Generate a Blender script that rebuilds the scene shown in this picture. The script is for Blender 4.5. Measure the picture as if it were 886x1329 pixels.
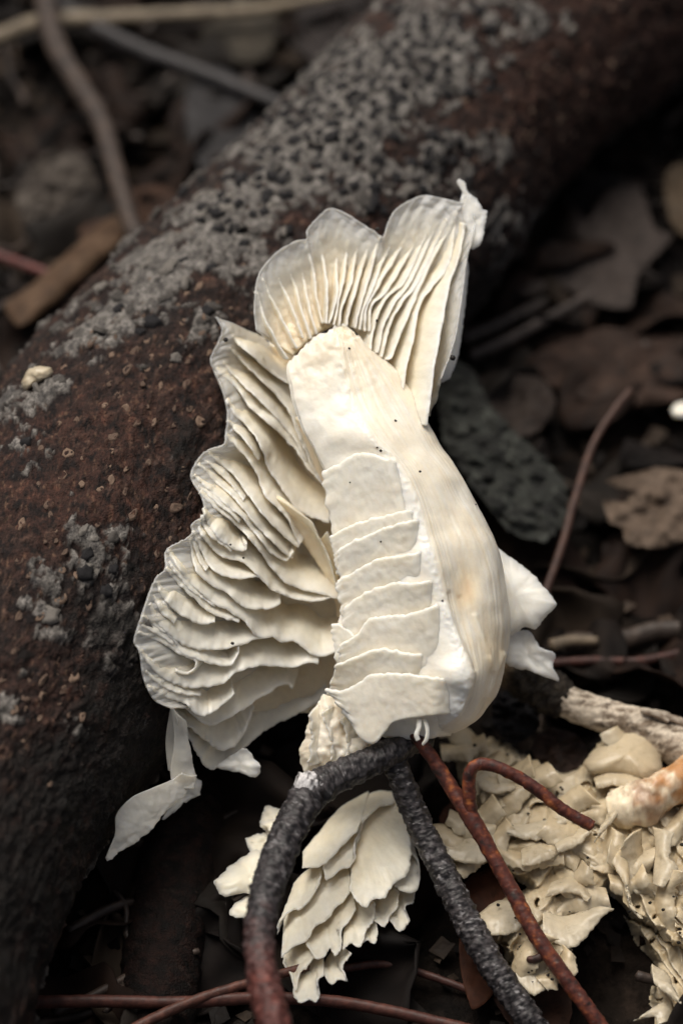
import bpy, math, random
import numpy as np
from mathutils import Vector, Matrix

for o in list(bpy.data.objects):
    bpy.data.objects.remove(o, do_unlink=True)
SC = bpy.context.scene
COL = SC.collection

# ------------------------------------------------------------------ camera, sky, sun, exposure
S = 0.0002                       # metres for one unit of the layout space (0.2 mm)
DIST = 2600.0                    # camera distance to the focal plane, layout units
PITCH = math.radians(50)         # camera looks 50 degrees down
sp, cp = math.sin(PITCH), math.cos(PITCH)
RT = np.array([1.0, 0, 0]); UP = np.array([0, sp, cp]); TO = np.array([0, -cp, sp])
GROUND = 430.0                   # the ground lies this far below the middle of the focal plane

cam_d = bpy.data.cameras.new('camera'); cam = bpy.data.objects.new('camera', cam_d)
COL.objects.link(cam); SC.camera = cam
cam_d.sensor_fit = 'HORIZONTAL'; cam_d.sensor_width = 24.0
cam_d.lens = 24.0 * DIST / 886.0
cam_d.clip_start = 0.01; cam_d.clip_end = 200
cam.location = Vector(TO * DIST * S + np.array([0, 0, GROUND * S]))
cam.rotation_euler = (math.pi / 2 - PITCH, 0, 0)
cam_d.dof.use_dof = True
cam_d.dof.focus_distance = (DIST - 10) * S
cam_d.dof.aperture_fstop = cam_d.lens / (68 * S * 1000)
cam_d.dof.aperture_blades = 7

SUN_EL, SUN_AZ = math.radians(68), math.radians(-35)     # azimuth: from +Y towards +X
w = bpy.data.worlds.new('World'); SC.world = w; w.use_nodes = True
nt = w.node_tree
sky = nt.nodes.new('ShaderNodeTexSky'); sky.sky_type = 'NISHITA'; sky.sun_disc = False
sky.sun_elevation = SUN_EL; sky.sun_rotation = SUN_AZ
sky.air_density = 0.6; sky.dust_density = 6.0; sky.ozone_density = 0.3
bg = nt.nodes['Background']; bg.inputs['Strength'].default_value = 0.05
hs = nt.nodes.new('ShaderNodeHueSaturation'); hs.inputs['Saturation'].default_value = 0.4      # veiled, overcast sky
nt.links.new(sky.outputs['Color'], hs.inputs['Color']); nt.links.new(hs.outputs['Color'], bg.inputs['Color'])
sl = bpy.data.lights.new('sun', 'SUN'); so = bpy.data.objects.new('sun', sl); COL.objects.link(so)
sl.energy = 1.5; sl.angle = math.radians(40); sl.color = (1.0, 0.93, 0.82)
sdir = Vector((math.sin(SUN_AZ) * math.cos(SUN_EL), math.cos(SUN_AZ) * math.cos(SUN_EL), math.sin(SUN_EL)))
so.rotation_euler = sdir.to_track_quat('Z', 'Y').to_euler(); so.location = sdir * 2
SC.view_settings.view_transform = 'Standard'; SC.view_settings.look = 'None'
SC.view_settings.exposure = 0.85; SC.view_settings.gamma = 1.0
SC.render.resolution_x = 682; SC.render.resolution_y = 1024
SC.render.engine = 'CYCLES'

# ------------------------------------------------------------------ layout space -> world
def P(a):
    """(x, y, d): x right, y down on the focal plane, d towards the camera -> metres"""
    a = np.asarray(a, float)
    k = (DIST - a[..., 2]) / DIST
    X = (a[..., 0] - 443.0) * k; Y = (664.5 - a[..., 1]) * k
    p = X[..., None] * RT + Y[..., None] * UP + a[..., 2:3] * TO
    p = p * S
    p[..., 2] += GROUND * S
    return p

def gdepth(x, y, h=0.0):
    """depth of a point h units above flat ground seen at (x, y)"""
    Y = 664.5 - y
    return (-GROUND + h - Y * cp) / (sp - Y * cp / DIST)

# ------------------------------------------------------------------ numpy noise
def _hash(i, j, k, seed):
    h = (i * 374761393 + j * 668265263 + k * 2147483647 + seed * 974634777) & 0xFFFFFFFF
    h = ((h ^ (h >> 13)) * 1274126177) & 0xFFFFFFFF
    h = (h ^ (h >> 16)) & 0xFFFFFFFF
    return h

def noise(p, seed=0):
    p = np.asarray(p, float)
    f = np.floor(p); i = f.astype(np.int64); t = p - f
    u = t * t * t * (t * (t * 6 - 15) + 10)
    out = 0
    for dx in (0, 1):
        for dy in (0, 1):
            for dz in (0, 1):
                h = _hash(i[..., 0] + dx, i[..., 1] + dy, i[..., 2] + dz, seed)
                gx = (h & 1023) / 511.5 - 1; gy = ((h >> 10) & 1023) / 511.5 - 1; gz = ((h >> 20) & 1023) / 511.5 - 1
                w_ = (u[..., 0] if dx else 1 - u[..., 0]) * (u[..., 1] if dy else 1 - u[..., 1]) * (u[..., 2] if dz else 1 - u[..., 2])
                out = out + w_ * (gx * (t[..., 0] - dx) + gy * (t[..., 1] - dy) + gz * (t[..., 2] - dz))
    return out * 1.3

def fbm(p, seed=0, oct=4, gain=0.5):
    p = np.asarray(p, float); a = 1.0; s = 0; n = 0
    for o in range(oct):
        s = s + a * noise(p * (2.03 ** o) + o * 17.3, seed + o); n += a; a *= gain
    return s / n * 1.4

def ridged(p, seed=0, oct=3):
    p = np.asarray(p, float); a = 1.0; s = 0; n = 0
    for o in range(oct):
        s = s + a * (1 - np.abs(noise(p * (2.07 ** o) + o * 9.1, seed + o)) * 2.2); n += a; a *= .5
    return s / n

def worley(p, seed=0):
    """2-D cell noise: distance to nearest and second nearest, cell id 0..1"""
    p = np.asarray(p, float); f = np.floor(p).astype(np.int64)
    d1 = np.full(p.shape[:-1], 9.0); d2 = d1.copy(); cid = d1 * 0
    for dx in (-1, 0, 1):
        for dy in (-1, 0, 1):
            ci = f[..., 0] + dx; cj = f[..., 1] + dy
            h = _hash(ci, cj, ci * 0, seed)
            qx = ci + (h & 1023) / 1023.; qy = cj + ((h >> 10) & 1023) / 1023.
            d = np.hypot(p[..., 0] - qx, p[..., 1] - qy)
            c = ((h >> 20) & 1023) / 1023.
            n1 = d < d1
            d2 = np.where(n1, d1, np.minimum(d2, d)); cid = np.where(n1, c, cid); d1 = np.where(n1, d, d1)
    return d1, d2, cid

def ss(a, b, x):
    t = np.clip((x - a) / (b - a), 0, 1); return t * t * (3 - 2 * t)

def mixc(a, b, t):
    return np.asarray(a) * (1 - t[..., None]) + np.asarray(b) * t[..., None]

# ------------------------------------------------------------------ mesh helpers
WLOC = {}                                    # world location of parents

def empty(name, at, label, cat, group=None):
    o = bpy.data.objects.new(name, None); COL.objects.link(o)
    o.empty_display_size = 0.01
    o.location = Vector(at); WLOC[o] = np.array(at, float)
    o['label'] = label; o['category'] = cat
    if group: o['group'] = group
    return o

def tag(o, label, cat, group=None):
    o['label'] = label; o['category'] = cat
    if group: o['group'] = group
    return o

def rawmesh(name, V, F, mat, col=None, smooth=True, thin=None):
    V = np.ascontiguousarray(V, np.float32); F = np.asarray(F, np.int32)
    m = bpy.data.meshes.new(name)
    n = F.shape[1]
    m.vertices.add(len(V)); m.vertices.foreach_set('co', V.ravel())
    m.loops.add(F.size); m.loops.foreach_set('vertex_index', F.ravel())
    m.polygons.add(len(F))
    m.polygons.foreach_set('loop_start', np.arange(0, F.size, n, dtype=np.int32))
    m.polygons.foreach_set('loop_total', np.full(len(F), n, np.int32))
    m.polygons.foreach_set('use_smooth', np.full(len(F), smooth, bool))
    if col is not None:
        a = m.color_attributes.new('col', 'FLOAT_COLOR', 'POINT')
        c = np.ones((len(V), 4), np.float32); c[:, :3] = np.clip(col, 0, 1)
        a.data.foreach_set('color', c.ravel())
    if thin is not None:
        a = m.attributes.new('thin', 'FLOAT', 'POINT')
        a.data.foreach_set('value', np.asarray(thin, np.float32).ravel())
    m.update(calc_edges=True); m.validate()
    if mat: m.materials.append(mat)
    return m

def mk(name, V, F, mat, parent=None, col=None, smooth=True, thin=None):
    """V in world metres"""
    V = np.asarray(V, float)
    if parent is not None:
        base = WLOC[parent]
    else:
        base = np.array([V[:, 0].mean(), V[:, 1].mean(), V[:, 2].min()])
    m = rawmesh(name, V - base, F, mat, col, smooth, thin)
    o = bpy.data.objects.new(name, m); COL.objects.link(o)
    if parent is not None:
        o.parent = parent; WLOC[o] = base
    else:
        o.location = Vector(base); WLOC[o] = base
    return o

def gridfaces(nv, nu, wrap=False, off=0):
    j = np.arange(nv - 1)[:, None]; i = np.arange(nu if wrap else nu - 1)[None, :]
    i2 = (i + 1) % nu
    return (np.stack([j * nu + i, j * nu + i2, (j + 1) * nu + i2, (j + 1) * nu + i], -1).reshape(-1, 4)) + off

def catmull(pts, n, arc=True):
    pts = np.asarray(pts, float)
    if len(pts) == 2:
        t = np.linspace(0, 1, n)[:, None]
        return pts[0] * (1 - t) + pts[1] * t
    q = np.vstack([2 * pts[0] - pts[1], pts, 2 * pts[-1] - pts[-2]])
    if arc:
        L = np.r_[0, np.cumsum(np.linalg.norm(np.diff(pts[:, :3], axis=0), axis=1) + 1e-6)]
    else:
        L = np.arange(len(pts), dtype=float)
    s = np.linspace(0, L[-1], n)
    k = np.clip(np.searchsorted(L, s, side='right') - 1, 0, len(pts) - 2)
    t = ((s - L[k]) / (L[k + 1] - L[k]))[:, None]
    p0, p1, p2, p3 = q[k], q[k + 1], q[k + 2], q[k + 3]
    return 0.5 * (2 * p1 + (p2 - p0) * t + (2 * p0 - 5 * p1 + 4 * p2 - p3) * t ** 2 + (3 * p1 - p0 - 3 * p2 + p3) * t ** 3)

def loft(rows, nu, nv):
    R = np.stack([catmull(r, nu) for r in rows])               # k,nu,3
    out = np.stack([catmull(R[:, i], nv, arc=False) for i in range(nu)], 1)
    return out                                                  # nv,nu,3

def normals(G):
    a = np.gradient(G, axis=1); b = np.gradient(G, axis=0)
    n = np.cross(a, b); l = np.linalg.norm(n, axis=-1, keepdims=True)
    return n / np.maximum(l, 1e-6)

def solid(G, th):
    """closed thin solid from a grid; th = thickness per grid point"""
    nv, nu = G.shape[:2]
    n = normals(G)
    A = G + n * th[..., None] / 2; B = G - n * th[..., None] / 2
    N = nv * nu
    V = np.vstack([A.reshape(-1, 3), B.reshape(-1, 3)])
    F = [gridfaces(nv, nu), gridfaces(nv, nu)[:, ::-1] + N]
    idx = np.arange(N).reshape(nv, nu)
    ring = np.r_[idx[0, :], idx[1:, -1], idx[-1, -2::-1], idx[-2:0:-1, 0]]
    r2 = np.roll(ring, -1)
    F.append(np.stack([ring, ring + N, r2 + N, r2], -1))
    return V, np.vstack(F)

WHITE = np.array([0.89, 0.86, 0.79]); CREAM = np.array([0.88, 0.76, 0.565]); OCHRE = np.array([0.66, 0.42, 0.20])
LAST = [None]
OLDK = np.array([.60, .55, .46])  # old flesh tone, dimmed as well for the shade it lies in
_seed = [100]
def nseed():
    _seed[0] += 1; return _seed[0]

def sheet(name, rows, parent, mat, nu=56, nv=14, th=(5, 2.2), jag=2.5, jf=0.11, wav=2.5, ws=32., tint=(0.5, 0.15),
          thin=(0, 0.5), edge_u=0.0, rough=.35, post=None):
    sd = nseed()
    G = loft(rows, nu, nv)
    u = np.linspace(0, 1, nu)[None, :] * np.ones((nv, 1)); v = np.linspace(0, 1, nv)[:, None] * np.ones((1, nu))
    if jag:
        seg = np.r_[0, np.cumsum(np.linalg.norm(np.diff(G[-1], axis=0), axis=1))]
        q = np.stack([seg * jf, seg * 0 + sd * 3.7, seg * 0], -1)
        j = fbm(q, sd, 4, .65) * jag * 1.6 + (noise(q * .45, sd + 5)) * jag * 1.3
        dirv = G[-1] - G[-3]; dirv = dirv / np.maximum(np.linalg.norm(dirv, axis=1, keepdims=True), 1e-6)
        G = G + (v ** 3)[..., None] * (dirv * j[:, None])[None]
    n = normals(G)
    q = G / ws + sd * 5.3
    wv = fbm(q, sd, 3) * wav * (0.35 + 0.65 * v) + noise(G / 5.0, sd + 3) * rough
    G = G + n * wv[..., None]
    if post is not None: G = post(G, u, v)
    t = th[0] + (th[1] - th[0]) * v ** 1.5
    t = t * (1 - 0.55 * (v > 0.99)) * (1 + 0.25 * noise(G / 9., sd + 8))
    LAST[0] = G
    V, F = solid(G, np.maximum(t, 0.6))
    cw = tint[0] + (tint[1] - tint[0]) * v + 0.22 * fbm(G / 40., sd + 2, 3)
    cw = np.clip(cw, 0, 1.3)
    c = mixc(WHITE, CREAM, np.clip(cw, 0, 1)); c = mixc(c, OCHRE, np.clip(cw - 1, 0, 1))
    c = c * (1 + 0.05 * noise(G / 7., sd + 4))[..., None]
    tt = thin[0] + (thin[1] - thin[0]) * v ** 2
    c = np.vstack([c.reshape(-1, 3)] * 2); tt = np.r_[tt.ravel(), tt.ravel()]
    if mat is M_OLD: c = c * OLDK
    return mk(name, P(V), F, mat, parent, c, True, tt)

def surf_d(G, x, y):
    d = (G[..., 0] - x) ** 2 + (G[..., 1] - y) ** 2
    k = np.argpartition(d.ravel(), 12)[:12]
    return float(G[..., 2].ravel()[k].mean())

def plate(name, outline, parent, mat, rings=9, n=110, th=4, jag=2.0, jf=.1, wav=4, ws=45., tint=(.3, .1), thin=(0, .5), bulge=0, colfn=None, jag_pick=None, rough=.4):
    """thin solid filling a closed outline (x, y, d); rings shrink towards the centre"""
    sd = nseed()
    o = np.asarray(outline, float); oc = np.vstack([o, o[:1]])
    L = np.r_[0, np.cumsum(np.linalg.norm(np.diff(oc, axis=0), axis=1))]
    s = np.linspace(0, L[-1], n, endpoint=False)
    q = np.vstack([o[-1], oc, o[1]])
    k = np.clip(np.searchsorted(L, s, side='right') - 1, 0, len(o) - 1)
    t = ((s - L[k]) / np.maximum(L[k + 1] - L[k], 1e-6))[:, None]
    p0, p1, p2, p3 = q[k], q[k + 1], q[k + 2], q[k + 3]
    cr = 0.5 * (2 * p1 + (p2 - p0) * t + (2 * p0 - 5 * p1 + 4 * p2 - p3) * t ** 2 + (3 * p1 - p0 - 3 * p2 + p3) * t ** 3)
    lin = p1 * (1 - t) + p2 * t
    O = cr * .6 + lin * .4
    C = O.mean(0)
    if jag:
        out = O - C; out = out / np.linalg.norm(out, axis=1, keepdims=True)
        O = O + out * (fbm(np.stack([O[:, 0] * jf, O[:, 1] * jf, O[:, 0] * 0 + sd], -1), sd, 3, .6) * jag * 1.8)[:, None]
    f = np.linspace(1, 0.02, rings)
    G = C + (O - C)[None] * f[:, None, None]
    rr = (1 - f)[:, None] * np.ones((1, n))
    G[..., 2] += bulge * (1 - f[:, None] ** 2) + fbm(G / ws + sd * 3.1, sd, 3) * wav + noise(G / 6., sd + 3) * rough
    tk = th * (0.35 + 0.65 * ss(0, .25, rr)) * (1 + .2 * noise(G / 10., sd + 9))
    A = G.copy(); B = G.copy(); A[..., 2] += tk / 2; B[..., 2] -= tk / 2
    N = rings * n
    V = np.vstack([A.reshape(-1, 3), B.reshape(-1, 3), [C + [0, 0, G[-1, :, 2].mean() - C[2] + tk[-1].mean() / 2]], [C + [0, 0, G[-1, :, 2].mean() - C[2] - tk[-1].mean() / 2]]])
    F = [gridfaces(rings, n, True), gridfaces(rings, n, True)[:, ::-1] + N]
    i = np.arange(n); i2 = (i + 1) % n
    F.append(np.stack([i2, i, i + N, i2 + N], -1))
    l = (rings - 1) * n
    F = np.vstack(F)
    # caps as degenerate-free quads are not possible: fill with pairs
    ii = np.arange(0, n - (n % 2), 2)
    capA = np.stack([l + ii, l + (ii + 1) % n, l + (ii + 2) % n, np.full_like(ii, 2 * N)], -1)
    capB = np.stack([l + N + (ii + 2) % n, l + N + (ii + 1) % n, l + N + ii, np.full_like(ii, 2 * N + 1)], -1)
    F = np.vstack([F, capA, capB])
    if colfn is not None:
        c = colfn(G, rr, sd)
    else:
        cw = np.clip(tint[1] + (tint[0] - tint[1]) * rr + .22 * fbm(G / 40., sd + 2, 3), 0, 1.3)
        c = mixc(WHITE, CREAM, np.clip(cw, 0, 1)); c = mixc(c, OCHRE, np.clip(cw - 1, 0, 1))
    c = c.reshape(-1, 3); c = np.vstack([c, c, c[-1:], c[-1:]])
    tt = thin[1] + (thin[0] - thin[1]) * ss(0, .5, rr); tt = np.r_[tt.ravel(), tt.ravel(), 0, 0]
    if mat is M_OLD and colfn is None: c = c * OLDK
    return mk(name, P(V), F, mat, parent, c, True, tt)

def tube(name, path, mat, parent=None, sides=14, step=3.0, bump=.12, bs=14., colfn=None, ring=0.0, world=False, ends=True, post=None):
    """path rows: (x, y, d, r)"""
    sd = nseed()
    path = np.asarray(path, float)
    L = np.linalg.norm(np.diff(path[:, :3], axis=0), axis=1).sum()
    n = max(6, int(L / step))
    C = catmull(path, n); r = np.maximum(C[:, 3], .8); C = C[:, :3]
    T = np.gradient(C, axis=0); T /= np.linalg.norm(T, axis=1, keepdims=True)
    ref = np.array([0.13, 0.21, 1.0]); 
    if abs(T.mean(0) @ ref) > .85: ref = np.array([1., .2, .1])
    A = np.cross(T, ref); A /= np.linalg.norm(A, axis=1, keepdims=True); B = np.cross(T, A)
    th = np.linspace(0, 2 * np.pi, sides, endpoint=False)
    D = A[:, None] * np.cos(th)[None, :, None] + B[:, None] * np.sin(th)[None, :, None]
    G0 = C[:, None] + D * r[:, None, None]
    k = 1 + bump * fbm(G0 / bs + sd, sd, 4, .6)
    if ring:
        sl_ = np.linspace(0, L, n)
        k = k + ring * fbm(np.stack([sl_[:, None] / 4.5 + 0 * th, 0 * sl_[:, None] + np.cos(th) * .5, 0 * sl_[:, None] + np.sin(th) * .5], -1), sd + 2, 3)
    G = C[:, None] + D * (r[:, None] * k)[..., None]
    if post is not None: G = post(G)
    V = np.vstack([G.reshape(-1, 3), C[:1] - T[:1] * r[0] * .4, C[-1:] + T[-1:] * r[-1] * .4])
    F = gridfaces(n, sides, True)
    ii = np.arange(0, sides, 2); N = n * sides
    c0 = np.stack([(ii + 2) % sides, (ii + 1) % sides, ii, np.full_like(ii, N)], -1)
    l = (n - 1) * sides
    c1 = np.stack([l + ii, l + (ii + 1) % sides, l + (ii + 2) % sides, np.full_like(ii, N + 1)], -1)
    F = np.vstack([F, c0, c1])
    s = np.linspace(0, 1, n)[:, None] * np.ones((1, sides))
    c = colfn(G, s, k, sd).reshape(-1, 3) if colfn else None
    if c is not None: c = np.vstack([c, c[:1], c[-1:]])
    return mk(name, P(V), F, mat, parent, c)

# ------------------------------------------------------------------ materials
def mat_new(name):
    m = bpy.data.materials.new(name); m.use_nodes = True
    return m, m.node_tree, m.node_tree.nodes['Principled BSDF']

def col_mat(name, rough=.75, spec=.3, scale=900, var=.35, bump=.3, bdist=.0004, sss=0, sssr=(1, .7, .4), sscale=.001, coat=0, thin_alpha=0.0, bscale=None, rvar=.15):
    """colour from the mesh's pigment attribute, broken up by fine procedural noise"""
    m, t, b = mat_new(name)
    at = t.nodes.new('ShaderNodeAttribute'); at.attribute_name = 'col'
    tc = t.nodes.new('ShaderNodeTexCoord')
    n = t.nodes.new('ShaderNodeTexNoise'); n.inputs['Scale'].default_value = scale; n.inputs['Detail'].default_value = 6; n.inputs['Roughness'].default_value = .65
    t.links.new(tc.outputs['Object'], n.inputs['Vector'])
    mr = t.nodes.new('ShaderNodeMapRange'); mr.inputs[1].default_value = .3; mr.inputs[2].default_value = .7
    mr.inputs[3].default_value = 1 - var; mr.inputs[4].default_value = 1 + var
    t.links.new(n.outputs['Fac'], mr.inputs[0])
    mu = t.nodes.new('ShaderNodeVectorMath'); mu.operation = 'SCALE'
    t.links.new(at.outputs['Color'], mu.inputs[0]); t.links.new(mr.outputs[0], mu.inputs['Scale'])
    t.links.new(mu.outputs[0], b.inputs['Base Color'])
    mr2 = t.nodes.new('ShaderNodeMapRange'); mr2.inputs[1].default_value = .3; mr2.inputs[2].default_value = .7
    mr2.inputs[3].default_value = rough - rvar; mr2.inputs[4].default_value = rough + rvar
    t.links.new(n.outputs['Fac'], mr2.inputs[0]); t.links.new(mr2.outputs[0], b.inputs['Roughness'])
    b.inputs['Specular IOR Level'].default_value = spec
    if bump:
        n2 = t.nodes.new('ShaderNodeTexNoise'); n2.inputs['Scale'].default_value = bscale or scale * 1.7; n2.inputs['Detail'].default_value = 5
        t.links.new(tc.outputs['Object'], n2.inputs['Vector'])
        bp = t.nodes.new('ShaderNodeBump'); bp.inputs['Strength'].default_value = bump; bp.inputs['Distance'].default_value = bdist
        t.links.new(n2.outputs['Fac'], bp.inputs['Height']); t.links.new(bp.outputs[0], b.inputs['Normal'])
    if sss:
        b.inputs['Subsurface Weight'].default_value = sss; b.inputs['Subsurface Radius'].default_value = sssr
        b.inputs['Subsurface Scale'].default_value = sscale
    if coat:
        b.inputs['Coat Weight'].default_value = coat; b.inputs['Coat Roughness'].default_value = .25
    if thin_alpha:
        a2 = t.nodes.new('ShaderNodeAttribute'); a2.attribute_name = 'thin'
        m3 = t.nodes.new('ShaderNodeMapRange'); m3.inputs[3].default_value = 1; m3.inputs[4].default_value = 1 - thin_alpha
        t.links.new(a2.outputs['Fac'], m3.inputs[0]); t.links.new(m3.outputs[0], b.inputs['Alpha'])
    return m

M_FLESH = col_mat('mushroom_flesh', rough=.42, spec=.45, scale=420, var=.05, bump=.25, bdist=.00025, sss=.9, sssr=(1, .92, .78), sscale=.0016, thin_alpha=.6, bscale=1500)
M_OLD = col_mat('old_mushroom_flesh', rough=.36, spec=.5, scale=380, var=.10, bump=.3, bdist=.0003, sss=.6, sssr=(1, .9, .72), sscale=.0012, thin_alpha=.3, bscale=1300)
M_BARK = col_mat('log_bark', rough=.75, spec=.18, scale=1100, var=.7, bump=.9, bdist=.0008, bscale=1700)
M_LICHEN = col_mat('lichen_crust', rough=.85, spec=.2, scale=1300, var=.3, bump=.5, bdist=.0003, bscale=2400)
M_TWIG = col_mat('twig_bark', rough=.55, spec=.4, scale=1500, var=.35, bump=.35, bdist=.0002, bscale=3000)
M_LEAF = col_mat('dead_leaf', rough=.7, spec=.12, scale=300, var=.35, bump=.3, bdist=.0004, bscale=700)
M_SOIL = col_mat('soil', rough=.9, spec=.06, scale=250, var=.6, bump=.8, bdist=.002, bscale=500)
M_WOOD = col_mat('dead_wood', rough=.8, spec=.2, scale=900, var=.3, bump=.4, bdist=.0003, bscale=1800)

def flat_mat(name, c, rough=.6, spec=.3, scale=2000, var=.4):
    m, t, b = mat_new(name)
    tc = t.nodes.new('ShaderNodeTexCoord'); n = t.nodes.new('ShaderNodeTexNoise'); n.inputs['Scale'].default_value = scale; n.inputs['Detail'].default_value = 4
    t.links.new(tc.outputs['Object'], n.inputs['Vector'])
    r = t.nodes.new('ShaderNodeValToRGB')
    r.color_ramp.elements[0].position = .3; r.color_ramp.elements[1].position = .7
    r.color_ramp.elements[0].color = (*[x * (1 - var) for x in c], 1); r.color_ramp.elements[1].color = (*[min(1, x * (1 + var)) for x in c], 1)
    t.links.new(n.outputs['Fac'], r.inputs['Fac']); t.links.new(r.outputs['Color'], b.inputs['Base Color'])
    bp = t.nodes.new('ShaderNodeBump'); bp.inputs['Strength'].default_value = .4; bp.inputs['Distance'].default_value = .0003
    t.links.new(n.outputs['Fac'], bp.inputs['Height']); t.links.new(bp.outputs[0], b.inputs['Normal'])
    b.inputs['Roughness'].default_value = rough; b.inputs['Specular IOR Level'].default_value = spec
    return m


# ------------------------------------------------------------------ ground
def gheight(x, y):
    q = np.stack([np.asarray(x) / .05, np.asarray(y) / .05, 0 * np.asarray(x)], -1)
    r = np.hypot(x, np.asarray(y) - .1)
    return (fbm(q, 7, 4, .55) * .010 - .004) * (0.35 + .65 * ss(0, 1, r * 0 + 1)) + fbm(q * .06, 9, 2) * .05 * ss(.6, 3, r)

def build_ground():
    n = 420
    t = np.linspace(-1, 1, n)
    wv = np.sign(t) * (np.abs(t) * .42 + 30 * np.abs(t) ** 9)
    X, Y = np.meshgrid(wv, wv + .12)
    Z = gheight(X, Y)
    q = np.stack([X / .012, Y / .012, X * 0], -1)
    near = 1 - ss(.5, 1.2, np.hypot(X, Y - .12))
    Z = Z + fbm(q, 21, 4, .6) * .0025 * near
    V = np.stack([X, Y, Z], -1).reshape(-1, 3)
    a = ss(-.2, .5, fbm(q * .35, 31, 4))
    c = mixc((.006, .005, .0045), (.018, .013, .010), a.ravel())
    b = ss(.15, .45, fbm(q * 1.3, 35, 3)).ravel()
    c = mixc(c, (.03, .021, .016), b * .6)
    o = mk('ground', V, gridfaces(n, n), M_SOIL, None, c)
    o['kind'] = 'structure'
build_ground()

# ------------------------------------------------------------------ the log
AX = []
for (x, y, R) in [(1150, -330, 225), (960, -170, 232), (760, -10, 236), (590, 140, 218), (475, 285, 230), (320, 455, 241), (190, 620, 248),
                  (60, 820, 232), (-60, 1000, 212), (-130, 1180, 190), (-175, 1329, 186), (-215, 1480, 186), (-250, 1640, 190)]:
    d = gdepth(x, y, 228)
    AX.append(list(P([x, y, d])) + [R * S])
AX = np.array(AX)

def project(p):
    q = (p - np.array([0, 0, GROUND * S])) / S
    x = q @ RT; y = q @ UP; d = q @ TO
    k = DIST / (DIST - d)
    return x * k + 443, 664.5 - y * k, d

def blobs(px, py, L):
    m = np.zeros(px.shape)
    for (x, y, rx, ry, ang, wgt) in L:
        c, s = math.cos(math.radians(ang)), math.sin(math.radians(ang))
        dx, dy = px - x, py - y
        e = ((dx * c + dy * s) / rx) ** 2 + ((-dx * s + dy * c) / ry) ** 2
        m = np.maximum(m, wgt * np.exp(-e * .8))
    return m

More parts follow.
